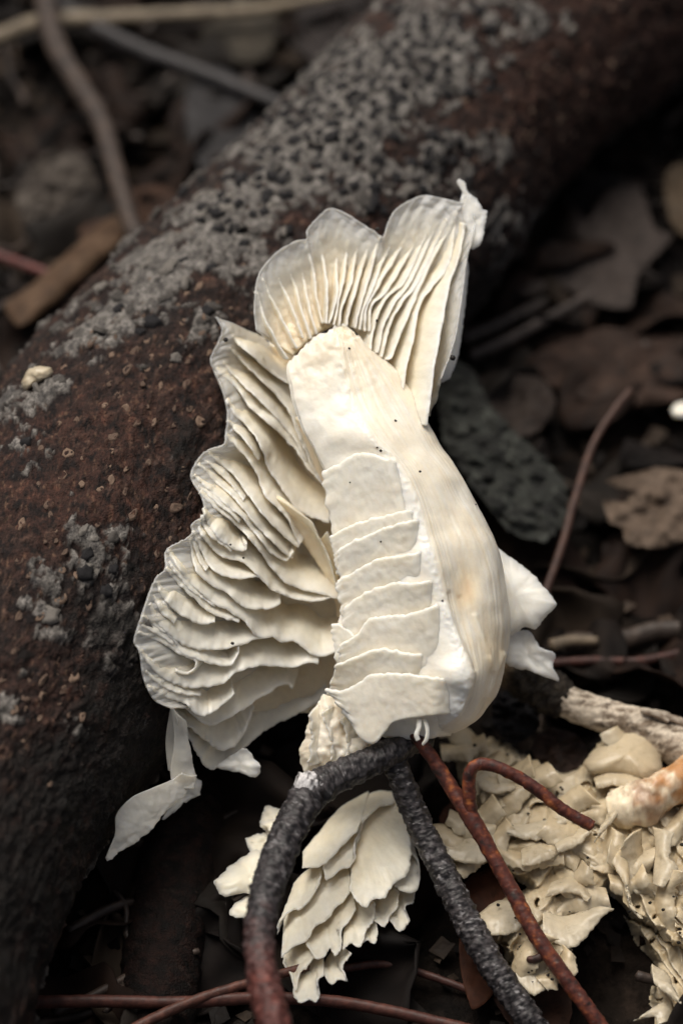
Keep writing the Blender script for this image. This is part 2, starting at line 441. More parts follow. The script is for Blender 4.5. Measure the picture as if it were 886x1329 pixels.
def build_log():
    root = empty('fallen_log', P([130, 900, 0]) * [1, 1, 0], 'thick fallen log with red brown bark and grey lichen behind the torn mushroom', 'log')
    ns, nt = 700, 400
    dense = np.r_[np.linspace(0, .16, 40, endpoint=False), np.linspace(.16, .90, 620, endpoint=False), np.linspace(.90, 1, 40)]
    big = catmull(AX, 2000)
    Lc = np.r_[0, np.cumsum(np.linalg.norm(np.diff(big[:, :3], axis=0), axis=1))] / S
    sv = dense * Lc[-1]
    C = np.stack([np.interp(sv, Lc, big[:, i]) for i in range(4)], 1)
    R = C[:, 3]; C = C[:, :3]
    T = np.gradient(big[:, :3], axis=0); T = np.stack([np.interp(sv, Lc, T[:, i]) for i in range(3)], 1)
    T /= np.linalg.norm(T, axis=1, keepdims=True)
    camp = np.array(cam.location)
    E = camp - C; E -= (E * T).sum(1, keepdims=True) * T; E /= np.linalg.norm(E, axis=1, keepdims=True)
    Bn = np.cross(T, E)
    th = np.r_[np.linspace(-1.75, 1.75, nt - 44), np.linspace(1.75, 2 * np.pi - 1.75, 46)[1:-1]]
    D = E[:, None] * np.cos(th)[None, :, None] + Bn[:, None] * np.sin(th)[None, :, None]
    G0 = C[:, None] + D * R[:, None, None]
    px, py, dd = project(G0)
    Q = G0 / S
    a = sv[:, None] + 0 * th[None]; b = (R[:, None] / S) * th[None]
    ab = np.stack([a, b, 0 * a], -1)
    vis = (D * (camp - G0)).sum(-1) > 0
    # ---- masks of lichen, red bark, and mossy underside with painted shade (front side placed after the photograph, back side random)
    lich_r = blobs(px, py, [(560, 60, 95, 75, 0, 1), (470, 130, 130, 95, -45, 1.05), (380, 215, 115, 70, -45, 1), (300, 290, 100, 70, -40, 1), (215, 355, 95, 55, -40, .98),
                            (130, 420, 90, 40, -40, .95), (560, 215, 70, 60, 0, .8), (470, 240, 80, 40, -30, .85), (640, 190, 40, 30, 0, .75), (690, 35, 45, 30, 0, .8), (40, 520, 80, 34, -30, .8), (30, 590, 45, 35, 0, .75),
                            (130, 720, 60, 55, 20, .82), (60, 790, 50, 45, 0, .75), (150, 810, 80, 55, 30, .75), (260, 430, 60, 30, -40, .62), (330, 350, 60, 45, 0, .75), (20, 900, 40, 60, 0, .6), (100, 960, 60, 40, 0, .5), (650, 300, 60, 60, 0, .6)])
    lich_r = np.where(vis, lich_r, .45)
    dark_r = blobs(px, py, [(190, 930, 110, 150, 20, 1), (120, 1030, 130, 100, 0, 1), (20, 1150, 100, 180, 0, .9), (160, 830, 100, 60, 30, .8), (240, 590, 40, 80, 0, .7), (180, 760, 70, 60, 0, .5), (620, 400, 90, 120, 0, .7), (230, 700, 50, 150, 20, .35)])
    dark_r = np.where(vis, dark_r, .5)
    red_r = blobs(px, py, [(120, 600, 150, 80, -30, 1), (560, 20, 80, 40, 0, .5), (760, 60, 200, 100, -30, .9), (380, 270, 70, 25, -30, .7), (420, 190, 40, 25, 0, .5), (430, 340, 90, 60, 0, .5), (110, 680, 100, 50, 0, .8), (70, 900, 60, 70, 0, .5)])
    # ---- relief
    h = fbm(Q / 170., 3, 3) * 12 + fbm(Q / 60., 11, 3) * 4
    fine = fbm(Q / 11., 13, 4, .62)
    h = h + fine * 4.2 + fbm(Q / 4.5, 14, 2) * 1.2
    warp = ab + np.stack([fbm(Q / 26., 17, 2), fbm(Q / 26., 19, 2), 0 * a], -1) * 14
    crack = ss(.90, 1.0, ridged(warp * np.array([1 / 34., 1 / 60., 1]), 23, 2)) * ss(-.1, .3, fbm(Q / 70., 29, 2))
    h = h - crack * 3.0
    # flaking plates of bark: stepped noise
    st = fbm(warp / np.array([48., 34., 1]), 37, 4, .6)
    step = ss(-.02, .03, st) * 2.2 + ss(.22, .26, st) * 1.8
    h = h + step + ss(.2, .28, fbm(warp / np.array([20., 13., 1]), 97, 4, .6)) * 1.8
    ln = fbm(Q / 42., 41, 5, .62) * 1.0 + fbm(Q / 12., 43, 3) * .25
    lm = ss(.54, .60, lich_r * .92 + ln * .85)
    d1, d2, cid = worley(warp[..., :2] / 22., 5)
    lcr = ss(.03, .12, d2 - d1)
    lh = lm * (3.4 + fbm(Q / 7., 47, 3) * 1.6 + lcr * .9 + 1.2 * ss(.75, 1.0, lich_r + ln))
    h = h + lh
    edge = ss(.40, .50, lich_r + ln * .75) * (1 - ss(.52, .62, lich_r + ln * .75))
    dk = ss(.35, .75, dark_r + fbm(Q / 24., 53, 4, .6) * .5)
    # ---- pigment
    n1 = fbm(Q / 18., 61, 5, .65); n2 = fbm(Q / 5., 67, 3, .6); n3 = fbm(Q / 45., 71, 4, .6)
    redw = np.clip(red_r + .35 + n3 * .9, 0, 1)
    c = mixc((.020, .0155, .014), (.043, .0215, .0165), redw)
    c = mixc(c, (.115, .050, .034), ss(.15, .55, n1 + .3 * n2) * .7 * redw)
    c = mixc(c, (.011, .008, .0075), ss(-.05, .30, -n1 + .5 * n2 + .25 * n3))
    pl = fbm(warp / np.array([20., 13., 1]), 97, 4, .6)
    c = mixc(c, (.092, .054, .041), ss(.22, .30, pl) * .55 * (1 - dk))
    c = mixc(c, (.19, .115, .075), ss(.28, .55, n2 + .5 * n1) * .5 * (1 - dk))
    c = mixc(c, (.012, .009, .009), np.maximum(crack * .9, edge * .7))
    lg = fbm(Q / 14., 73, 4, .6)
    lc = mixc((.085, .077, .070), (.25, .23, .21), ss(-.4, .5, lg))
    lc = mixc(lc, (.045, .042, .042), (1 - lcr) * .6)
    lc = mixc(lc, (.022, .020, .022), ss(.15, .42, fbm(Q / 12., 83, 3) + .05) * .45)
    c = mixc(c, lc, lm * (1 - .45 * dk))
    c = mixc(c, (.0125, .0115, .0105), dk * (.80 - .3 * ss(.1, .5, n1)))  # underside's shade put into the colour along with its dark moss
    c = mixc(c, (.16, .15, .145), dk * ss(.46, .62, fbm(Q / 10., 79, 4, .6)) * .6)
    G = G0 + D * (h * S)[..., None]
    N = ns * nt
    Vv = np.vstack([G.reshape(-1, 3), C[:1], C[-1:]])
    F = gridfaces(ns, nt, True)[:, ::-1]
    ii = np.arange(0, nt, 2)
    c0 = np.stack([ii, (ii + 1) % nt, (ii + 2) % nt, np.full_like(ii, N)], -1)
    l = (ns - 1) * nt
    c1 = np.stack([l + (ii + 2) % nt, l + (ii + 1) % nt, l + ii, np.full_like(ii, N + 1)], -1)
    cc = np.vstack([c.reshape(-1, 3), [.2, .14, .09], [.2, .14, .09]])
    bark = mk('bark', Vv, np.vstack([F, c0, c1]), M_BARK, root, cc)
    # ---- loose pieces on the bark
    nrm = -normals(G) ; 
    flip = ((nrm * D).sum(-1) < 0); nrm[flip] *= -1
    px2, py2, dd2 = project(G)
    inview = vis & (px2 > -60) & (px2 < 940) & (py2 > -60) & (py2 < 1390)
    rng = np.random.default_rng(5)
    def disc(name, mat, seed, n=11, h=.28, rim=0.0, dome=True, asp=1.0):
        r = np.random.default_rng(seed)
        ang = np.arange(n) / n * 2 * np.pi
        rr = 1 + r.uniform(-.28, .28, n)
        o = np.stack([np.cos(ang) * rr * asp, np.sin(ang) * rr, np.full(n, -.3)], -1)
        m_ = o * [.84, .84, 0] + np.stack([0 * ang, 0 * ang, h * (1 + r.uniform(-.4, .5, n)) + rim], -1)
        i_ = o * [.45, .45, 0] + np.stack([0 * ang, 0 * ang, h * 1.15 * (1 + r.uniform(-.3, .3, n)) - rim], -1)
        Vd = np.vstack([o, m_, i_, [[0, 0, h * 1.1 - rim]]])
        f = []
        for k in range(n):
            k2 = (k + 1) % n
            f += [(k, k2, n + k2), (k, n + k2, n + k), (n + k, n + k2, 2 * n + k2), (n + k, 2 * n + k2, 2 * n + k), (2 * n + k, 2 * n + k2, 3 * n)]
        return rawmesh(name, Vd, np.array(f), mat, None, True)
    def scatter(name, meshes, dens, count, mind, size, asp=(1, 1), tilt=.15, lift=0.0):
        w_ = (dens * inview).ravel(); w_ = w_ / w_.sum()
        cand = rng.choice(len(w_), size=min(6000, (w_ > 0).sum()), replace=False, p=w_)
        got = []
        for ci in cand:
            p = G.reshape(-1, 3)[ci]; s_ = rng.uniform(*size)
            if any((p[0] - g[0]) ** 2 + (p[1] - g[1]) ** 2 + (p[2] - g[2]) ** 2 < ((mind * .5 * (s_ + g[3])) * S) ** 2 for g in got): continue
            got.append((p[0], p[1], p[2], s_))
            nn = Vector(nrm.reshape(-1, 3)[ci]) * .4 + Vector(D.reshape(-1, 3)[ci]) * .6
            nn += Vector(rng.normal(0, tilt, 3)); nn.normalize()
            tt = Vector(T[ci // nt]); bb = nn.cross(tt).normalized(); tt = bb.cross(nn)
            an = rng.uniform(-.5, .5) if asp[1] != 1 else rng.uniform(0, 6.28)
            t2 = tt * math.cos(an) + bb * math.sin(an); b2 = nn.cross(t2)
            ax = rng.uniform(*asp)
            o = bpy.data.objects.new(name, meshes[rng.integers(len(meshes))]); COL.objects.link(o); o.parent = bark
            Mx = Matrix((t2 * s_ * S, b2 * s_ * ax * S, nn * s_ * S)).transposed().to_4x4()
            Mx.translation = Vector(p - WLOC[root]) + nn * lift * S
            o.matrix_local = Mx
            if len(got) >= count: break
        return got
    mb = flat_mat('black_fungus', (.013, .012, .013), .75, .25, var=.5)
    ml = flat_mat('lenticel_cork', (.19, .13, .095), .85, .2, var=.55)
    ml2 = flat_mat('lenticel_cork_grey', (.125, .085, .064), .85, .2, var=.6)
    mf = [flat_mat('lichen_flake_a', (.165, .15, .134), .9, .15, 1500, .5), flat_mat('lichen_flake_b', (.075, .068, .062), .9, .15, 1500, .55)]
    spotw = blobs(px2, py2, [(520, 90, 105, 60, -20, 1), (440, 150, 110, 60, -45, 1), (560, 190, 70, 45, 0, .8), (370, 220, 90, 50, -45, .8), (300, 270, 80, 45, -40, .6), (480, 240, 70, 40, 0, .8), (250, 380, 70, 40, -40, .4), (170, 390, 60, 40, -40, .35), (130, 730, 50, 35, 0, .5), (40, 580, 50, 40, 0, .3)])
    scatter('black_fungus_spot', [disc('black_fungus_spot', mb, i, 11, .33) for i in range(5)], np.clip(spotw - .12, 0, 1) ** 1.5 * (.2 + lm), 235, 1.75, (6.5, 12), (.7, 1.2))
    lenw = blobs(px2, py2, [(215, 470, 90, 80, -30, 1), (150, 560, 110, 60, -30, .55), (60, 720, 80, 60, 0, .5), (50, 860, 70, 110, 0, .9), (200, 650, 60, 70, 0, .5), (760, 110, 150, 80, -30, .4), (300, 370, 60, 40, 0, .5), (430, 330, 80, 60, 0, .3), (700, 180, 80, 60, 0, .35)])
    scatter('lenticel', [disc('lenticel', (ml, ml2)[i % 2], 20 + i, 10, .06, .07) for i in range(6)], np.clip(lenw - .08, 0, 1) * (1 - lm * .85) * (1 - dk * .7), 260, 2.3, (4.0, 10.0), (.4, .85), .14)
    scatter('lichen_flake', [disc('lichen_flake', mf[i % 2], 40 + i, 13, .16, .03) for i in range(6)], lm * (.3 + edge * 2.5 + .4 * (lich_r > .6)) * (1 - dk * .6), 170, 2.2, (5, 16), (.4, 1.1), .3)
    gx = [(205, 640), (63, 655)]
    return root, G, vis
LOG, LOGG, LOGVIS = build_log()
_lp = project(LOGG)
def logdepth(x, y):
    """depth of the log's visible surface at (x, y), or None"""
    m = LOGVIS & (np.abs(_lp[0] - x) < 5) & (np.abs(_lp[1] - y) < 5)
    return float(_lp[2][m].max()) if m.any() else None

# ------------------------------------------------------------------ the big torn mushroom
MUSH = empty('torn_mushroom', P([560, 950, -60]), 'large torn cream white mushroom with fanned gills leaning against the fallen log', 'mushroom')

def lerp_d(pts, d0, d1):
    n = len(pts); return [(p[0], p[1], d0 + (d1 - d0) * i / max(1, n - 1)) for i, p in enumerate(pts)]

# --- left fan: cap membrane
LM = [(280, 411), (287, 424), (287, 434), (277, 456), (273, 468), (278, 482), (290, 512), (295, 540), (292, 566), (290, 577), (265, 587), (250, 607), (248, 622), (260, 642), (265, 660),
      (262, 672), (248, 680), (247, 695), (216, 714), (214, 738), (201, 752), (188, 785), (175, 825), (175, 836), (181, 846), (185, 875), (191, 893), (201, 909), (222, 919)]
def margin_d(y):
    return np.interp(y, [400, 480, 560, 620, 700, 760, 800, 840, 900, 940], [-110, -98, -72, -34, 6, 48, 66, 72, 60, 25])
def hub_d(y):
    return np.interp(y, [400, 500, 600, 700, 800, 900], [-72, -66, -66, -62, -58, -50])
LH = [(372, 455), (388, 480), (396, 530), (410, 580), (430, 630), (446, 690), (456, 740), (460, 790), (452, 850), (435, 890), (400, 925)]
def fan_d(x, y):
    """depth of the free gill edges of the left fan"""
    xm = np.interp(y, [412, 470, 540, 600, 640, 680, 715, 760, 830, 900, 960], [284, 276, 295, 255, 255, 250, 216, 198, 176, 196, 240])
    xh = np.interp(y, [455, 530, 630, 690, 790, 850, 925], [372, 396, 430, 446, 460, 452, 400])
    f = np.clip((x - xm) / (xh - xm), 0, 1)
    return margin_d(y) * (1 - f) + hub_d(y) * f + 26 * math.sin(math.pi * min(1, f * 1.0)) , f

def cap_rib(G, u, v):
    r = ridged(np.stack([u * 46 + v * 3, v * 1.6, 0 * u], -1), 77, 2)
    e = np.exp(-((v - .1) / .22) ** 2)
    G = G.copy(); G[..., 2] += (r - .6) * 5.5 * e + 3.5 * np.exp(-(v / .035) ** 2)
    return G
rim = catmull([(x, y, 0) for x, y in LM], 90); rim[:, 2] = margin_d(rim[:, 1])
hub = catmull([(x, y, 0) for x, y in LH], 90); hub[:, 2] = hub_d(hub[:, 1]) - 85
r1 = rim * .86 + hub * .14; r1[:, 2] = rim[:, 2] * .86 + hub[:, 2] * .14 - 1
r2 = rim * .62 + hub * .38; r2[:, 2] = rim[:, 2] * .62 + hub[:, 2] * .38 - 22
r3 = rim * .3 + hub * .7; r3[:, 2] = rim[:, 2] * .3 + hub[:, 2] * .7 - 40
CAP_A = sheet('cap', [rim, r1, r2, r3, hub], MUSH, M_FLESH, nu=420, nv=90, th=(2.4, 12), jag=0, wav=3, tint=(-.05, 1.0), thin=(.85, 0), post=cap_rib)  # hub tint: yellower flesh plus painted bounce light and recess shade
CAPL = LAST[0]

# --- left fan: gills (free edges after the photograph, margin end first)
LG = [
 ([(300, 436), (312, 448), (345, 478), (376, 500)], 16),
 ([(296, 452), (315, 470), (340, 494), (365, 520), (385, 560), (402, 600), (419, 629)], 26),
 ([(288, 470), (300, 484), (325, 508), (360, 545), (384, 572), (396, 600)], 22),
 ([(279, 478), (305, 502), (325, 530), (357, 558), (380, 580), (400, 610), (420, 632), (427, 668)], 34),
 ([(292, 520), (305, 538), (322, 555), (340, 587), (355, 620), (380, 655), (400, 669), (427, 679)], 36),
 ([(293, 566), (310, 583), (332, 612), (345, 645), (368, 667), (380, 690), (389, 707)], 34),
 ([(270, 589), (298, 612), (322, 642), (345, 672), (372, 698), (388, 710)], 26),
 ([(256, 603), (285, 630), (308, 652), (335, 684), (357, 708), (380, 724)], 20),
 ([(250, 618), (275, 640), (300, 660), (318, 676), (335, 700), (357, 722), (371, 728), (381, 716)], 20),
 ([(258, 640), (280, 660), (306, 681), (335, 713), (350, 733), (365, 750), (380, 760), (430, 775), (441, 775)], 34),
 ([(263, 660), (275, 690), (297, 711), (318, 715), (321, 705)], 22),
 ([(262, 672), (258, 692), (288, 722), (313, 729), (335, 748), (350, 763), (370, 773), (395, 780), (428, 778)], 30),
 ([(249, 690), (263, 720), (280, 743), (310, 751), (336, 749)], 20),
 ([(246, 700), (255, 743), (290, 768), (320, 789), (350, 790), (364, 784)], 30),
 ([(218, 716), (240, 752), (270, 778), (295, 793), (315, 805), (325, 818), (338, 828), (355, 828), (365, 834), (383, 833), (405, 849), (425, 850), (444, 843)], 40),
 ([(214, 738), (232, 757), (248, 773), (278, 798), (310, 808)], 24),
 ([(203, 756), (212, 778), (235, 798), (258, 810), (279, 807)], 20),
 ([(192, 785), (206, 812), (230, 833), (260, 843), (295, 842), (325, 833), (341, 828)], 30),
 ([(184, 800), (222, 830), (238, 850), (263, 858), (295, 865), (308, 852), (310, 840)], 22),
 ([(178, 822), (205, 832), (230, 846), (253, 860), (243, 874), (228, 871)], 18),
 ([(181, 846), (200, 872), (220, 885), (240, 892), (260, 893), (290, 887), (305, 874), (333, 865), (345, 864), (380, 866), (400, 861), (413, 862)], 36),
 ([(190, 892), (215, 905), (240, 914), (260, 929), (280, 922), (304, 901)], 26),
 ([(205, 908), (236, 917), (260, 935), (278, 941), (310, 925), (343, 903), (368, 888), (380, 894)], 40),
 ([(222, 919), (240, 940), (268, 962), (281, 973), (297, 973), (316, 955), (330, 918)], 46),
 ([(228, 922), (248, 962), (266, 995), (281, 998), (315, 973), (347, 947), (390, 925), (425, 903)], 60),
]
extra = []
for i in range(4, len(LG) - 4, 2):                                      # short gills between the long ones, near the margin
    a_ = catmull([(x, y, 0) for x, y in LG[i][0]], 60); b_ = catmull([(x, y, 0) for x, y in LG[i + 1][0]], 60)
    m_ = (a_ + b_) / 2
    if np.hypot(*(a_[0] - b_[0])[:2]) > 9: extra.append(([tuple(p[:2]) for p in m_[1:22 + (i * 7) % 9:5]], 9))
LG = LG + extra
NL = len(LG) - len(extra)
for gi, (F_, W_) in enumerate(LG):
    f3 = []; a3 = []; m3 = []
    Fc = catmull([(x, y, 0) for x, y in F_], 40)
    for k, (x, y, _) in enumerate(Fc):
        _, f = fan_d(x, y)
        uu = k / 39.
        wl = W_ * (0.10 + 0.90 * ss(0, .5, np.array(uu)))
        tx, ty = Fc[min(39, k + 3)][:2] - Fc[max(0, k - 3)][:2]; l_ = math.hypot(tx, ty) + 1e-6
        nx, ny = ty / l_ * .5 + .10, -tx / l_ * .5 - .62             # up-left of the edge
        ax_, ay_ = x + nx * wl * 1.15, y + ny * wl * 1.15
        back = (gi - 21) * 16 if 22 <= gi < NL else 0
        d = surf_d(CAPL, x, y) + 1.5 + 60 * float(ss(.02, .62, np.array(f))) * float(ss(0, .3, np.array(uu))) - back
        da = min(surf_d(CAPL, ax_, ay_) - 3, d - 4) - back * .6
        f3.append((x, y, d)); a3.append((ax_, ay_, da)); m3.append(((x + ax_) / 2, (y + ay_) / 2, d * .58 + da * .42))
    L_ = float(np.linalg.norm(np.diff(Fc, axis=0), axis=1).sum())
    sheet('gill', [a3, m3, f3], CAP_A, M_FLESH, nu=int(max(40, L_ / 1.6)), nv=16, th=(5.5, 2.6), jag=1.7, jf=.16, wav=3.0, tint=(1.05 if gi < 16 else .7, .3), thin=(0, .2))  # attached side creamier, carrying some of the gap's shade in its colour
# deep wide blades in the gap beside the stem, ochre tint painting its shade deeper
sheet('gill', [[(350, 640, -85), (385, 690, -95), (420, 740, -105), (430, 770, -110)], [(372, 652, -70), (405, 690, -80), (430, 735, -88), (440, 762, -92)], [(404, 676, -62), (418, 705, -64), (432, 740, -62), (441, 776, -58)]], CAP_A, M_FLESH, nu=70, th=(6, 3), tint=(1.1, .8))
sheet('gill', [[(385, 540, -85), (405, 590, -95), (430, 650, -100)], [(395, 550, -70), (415, 600, -75), (438, 660, -80)], [(392, 545, -52), (420, 612, -52), (446, 690, -52)]], CAP_A, M_FLESH, nu=60, th=(6, 3), tint=(1.2, 1.0))
sheet('gill', [[(400, 700, -110), (430, 760, -115), (440, 800, -115)], [(415, 700, -95), (440, 750, -95), (452, 800, -95)], [(425, 690, -78), (444, 740, -75), (455, 795, -75)]], CAP_A, M_FLESH, nu=60, th=(6, 3), tint=(1.1, .9))

# --- flap hanging over the log's underside, and small torn bits below the fan
sheet('hanging_strip', [[(222, 916, 42), (226, 960, 16), (221, 1000, 4), (224, 1022, 4)], [(232, 928, 34), (238, 966, 12), (238, 1004, 2), (238, 1024, 2)], [(241, 936, 22), (248, 975, 6), (254, 1007, -4), (251, 1024, -4)]], MUSH, M_FLESH, nu=60, nv=16, th=(2.4, 1.8), jag=1.5, tint=(.35, .3), thin=(.5, .6), wav=3)
sheet('hanging_flap', [[(236, 1003, 10), (221, 1013, 10), (195, 1024, 24), (170, 1036, 36), (151, 1058, 46), (149, 1084, 44), (137, 1114, 48)],
                       [(246, 1007, 4), (236, 1020, 4), (212, 1036, 16), (186, 1056, 28), (166, 1078, 38), (152, 1094, 42), (138, 1116, 47)],
                       [(255, 1006, -4), (250, 1020, -4), (238, 1034, 0), (216, 1053, 12), (190, 1083, 24), (158, 1105, 38), (139, 1119, 46)]], MUSH, M_FLESH, nu=110, nv=26, th=(2.2, 1.6), jag=2.2, tint=(.35, .3), thin=(.6, .6), wav=4, ws=26)
plate('torn_bit', [(280, 996, -60), (292, 985, -58), (317, 971, -52), (330, 985, -48), (339, 995, -45), (332, 1010, -50), (312, 1003, -54), (297, 1001, -58)], MUSH, M_FLESH, th=3.5, jag=2.2, jf=.08, wav=8, ws=30)
plate('torn_bit', [(228, 1030, -50), (250, 1008, -50), (261, 1015, -52), (259, 1032, -52), (243, 1040, -52), (225, 1056, -54), (212, 1062, -54)], MUSH, M_FLESH, th=4, jag=3, wav=8, ws=26)
sheet('torn_bit', [[(222, 915, 40), (215, 960, 8), (218, 1000, -2)], [(232, 935, 34), (228, 965, 6), (230, 1005, 0)]], MUSH, M_FLESH, nu=40, nv=8, th=(2, 1.5), thin=(.8, .9))

# --- upper fan: cap membrane
UM = [(333, 428), (330, 405), (331, 378), (338, 352), (360, 326), (386, 312), (398, 310), (398, 299), (410, 284), (427, 270), (446, 275), (470, 290), (486, 300), (497, 307),
      (505, 286), (514, 271), (531, 260), (550, 253), (575, 257), (597, 262), (608, 262), (617, 285), (612, 310), (606, 335), (600, 380), (590, 440), (572, 492)]
UH = [(380, 462), (398, 446), (415, 432), (432, 424), (455, 424), (478, 450), (500, 470), (520, 495), (540, 522), (556, 540)]
def up_d(x, y):
    return -60 - (460 - y) * .42 - .0 * x
rim = catmull([(x, y, 0) for x, y in UM], 110); rim[:, 2] = up_d(rim[:, 0], rim[:, 1]) + 8
hub = catmull([(x, y, 0) for x, y in UH], 110); hub[:, 2] = up_d(hub[:, 0], hub[:, 1]) - 35
r1 = rim * .8 + hub * .2; r1[:, 2] -= 5
r2 = rim * .5 + hub * .5; r2[:, 2] -= 14
def cap_rib2(G, u, v):
    r = ridged(np.stack([u * 30 + .8 * np.sin(v * 3), v * 1.2, 0 * u], -1), 91, 2)
    cr = fbm(G / 16., 95, 3)
    e = np.exp(-((v - .12) / .25) ** 2)
    G = G.copy(); G[..., 2] += (r - .6) * 5 * e + cr * 5 * np.exp(-(v / .22) ** 2) + 2.5 * np.exp(-(v / .03) ** 2)
    return G
CAP_B = sheet('cap', [rim, r1, r2, hub], MUSH, M_FLESH, nu=360, nv=80, th=(2.0, 12), jag=0, wav=4, tint=(-.1, 1.05), thin=(.8, 0), post=cap_rib2)  # hub yellow is flesh colour plus painted warm bounce light
CAPU = LAST[0]
# gills of the upper fan
UG = [
 ([(334, 384), (342, 405), (352, 428), (374, 466)], 6), ([(342, 366), (357, 395), (372, 425), (386, 452)], 6), ([(358, 356), (368, 375), (380, 400), (394, 438)], 6),
 ([(372, 346), (384, 372), (391, 400), (405, 440)], 6), ([(390, 345), (396, 370), (402, 400), (412, 434)], 5), ([(404, 340), (408, 352), (411, 386), (420, 420)], 5),
 ([(420, 340), (424, 360), (425, 390), (424, 420)], 5), ([(437, 345), (438, 365), (437, 388), (427, 420)], 6), ([(449, 338), (446, 365), (438, 395), (434, 422)], 6),
 ([(461, 338), (455, 370), (444, 400), (440, 424)], 8), ([(473, 340), (463, 375), (453, 405), (450, 424)], 9), ([(487, 332), (476, 372), (467, 400), (462, 426)], 10),
 ([(502, 330), (486, 370), (472, 402), (468, 428)], 12), ([(517, 328), (491, 372), (476, 402), (474, 430)], 13), ([(531, 330), (500, 380), (483, 395), (480, 430)], 14),
 ([(548, 318), (526, 365), (503, 386), (488, 416), (481, 456)], 17), ([(558, 312), (535, 362), (513, 394), (498, 424), (490, 458)], 17), ([(570, 308), (544, 365), (521, 395), (506, 424), (496, 464)], 19),
 ([(580, 305), (558, 345), (536, 395), (522, 428), (509, 462), (503, 466)], 21), ([(590, 300), (583, 343), (561, 373), (544, 400), (536, 445), (528, 475), (524, 506)], 26),
 ([(604, 290), (597, 330), (586, 362), (580, 388), (575, 414), (569, 450), (564, 475), (561, 500), (554, 552)], 40),
]
for gi, (F_, W_) in enumerate(UG):
    x0, y0 = F_[0]; x1, y1 = F_[1]; e_ = (26 if gi > 4 else 5) / math.hypot(x1 - x0, y1 - y0)
    if gi < 20: F_ = [(x0 + (x0 - x1) * e_, y0 + (y0 - y1) * e_)] + F_
    Fc = catmull([(x, y, 0) for x, y in F_], 44); a3 = []; m3 = []; f3 = []
    for k, (x, y, _) in enumerate(Fc):
        uu = k / 43.
        ww = W_ * (.15 + .85 * float(ss(.05, .55, np.array(uu))))
        hm = 22 if gi <= 5 else 40
        ax_, ay_ = x - ww * 1.05, y - 2
        dF = surf_d(CAPU, x, y) + .8 + hm * float(ss(.04, .75, np.array(uu))) + (10 if gi == 20 else 0)
        dA = min(surf_d(CAPU, ax_, ay_) - 3, dF - 3)
        f3.append((x, y, dF)); a3.append((ax_, ay_, dA)); m3.append((x - ww * .55, y - 1, dF * .55 + dA * .45))
    L_ = float(np.linalg.norm(np.diff(Fc, axis=0), axis=1).sum())
    sheet('gill', [a3, m3, f3], CAP_B, M_FLESH, nu=int(max(36, L_ / 1.7)), nv=14, th=(5, 2.6), jag=1.0, jf=.15, wav=1.8, ws=26, tint=(1.1, .3), thin=(0, .1))
# back flap and curled lip at the right of the upper fan
plate('torn_cap_edge', [(600, 330, -140), (608, 346, -142), (605, 380, -138), (601, 420, -132), (596, 455, -125), (584, 490, -118), (566, 497, -115), (558, 470, -118), (565, 420, -124), (580, 350, -135)], CAP_B, M_FLESH, th=5, jag=2, tint=(0, -.1), wav=3)
plate('torn_cap_edge', [(600, 268, -130), (608, 252, -130), (618, 257, -128), (626, 272, -124), (632, 275, -122), (629, 296, -120), (624, 316, -120), (613, 324, -122), (607, 312, -126), (602, 290, -128)], CAP_B, M_FLESH, th=3.5, jag=1.5, jf=.15, tint=(.1, 0), wav=5, ws=34)
plate('torn_cap_edge', [(596, 264, -138), (599, 249, -138), (592, 236, -136), (596, 232, -135), (603, 236, -134), (606, 246, -134), (612, 256, -134), (606, 268, -136)], CAP_B, M_FLESH, n=60, th=3.5, jag=1, jf=.3, wav=2, ws=20)

# --- the stem with its torn, ridged front
ST = [  # left edge, ridge, right outline  (x, y)
 ((396, 449), (432, 423), (452, 421)), ((376, 470), (436, 440), (484, 454)), ((378, 500), (444, 490), (514, 480)), ((386, 536), (458, 535), (540, 522)), ((396, 562), (478, 568), (564, 566)),
 ((412, 592), (506, 596), (588, 602)), ((426, 622), (530, 640), (613, 645)), ((434, 660), (543, 680), (630, 675)), ((440, 700), (552, 715), (643, 702)), ((446, 750), (563, 755), (654, 738)), ((448, 790), (574, 790), (659, 775)),
 ((444, 825), (584, 822), (659, 820)), ((440, 855), (594, 850), (656, 862)), ((438, 882), (600, 878), (649, 893)), ((446, 905), (597, 905), (638, 914)), ((464, 926), (586, 930), (616, 936)), ((490, 944), (560, 948), (588, 950))]
n = len(ST)
tl = np.linspace(0, 1, n)
dl = np.interp(tl, [0, .1, .3, .5, .8, 1], [-62, -40, -12, 2, 14, 0]); dr = np.interp(tl, [0, .1, .3, .6, .9, 1], [-62, -58, -30, -22, -30, -20]); dm = np.interp(tl, [0, .1, .25, .5, .8, .92, 1], [-55, -28, 22, 56, 74, 62, 18])
db = np.interp(tl, [0, .1, .3, .6, 1], [-70, -76, -90, -105, -60])
rows = []
for i, (l, m_, r_) in enumerate(ST):
    l = np.array([*l, dl[i]]); m_ = np.array([*m_, dm[i]]); r_ = np.array([*r_, dr[i]]); bq = (l * .4 + r_ * .6); bq[2] = db[i]
    b1 = l * .97 + r_ * .03; b1[2] = dl[i] * .75 + db[i] * .25; 
    f1 = l * .55 + m_ * .45; f1[2] = dl[i] * .5 + dm[i] * .5 + 1
    q1 = m_ * .72 + r_ * .28; q1[2] = dm[i] * .80 + dr[i] * .20 + 4
    q2 = m_ * .25 + r_ * .75; q2[2] = dm[i] * .42 + dr[i] * .58 + 9
    rb = r_ * .93 + l * .07; rb[2] = dr[i] * .4 + db[i] * .6
    rows.append([l, f1, m_, q1, q2, r_, rb, bq, b1, l])
nv, nu = 330, 230
Rr = np.stack([catmull(r, nu, arc=False)[:-1] for r in rows]); nu -= 1
G = np.stack([catmull(Rr[:, i], nv, arc=False) for i in range(nu)], 1)
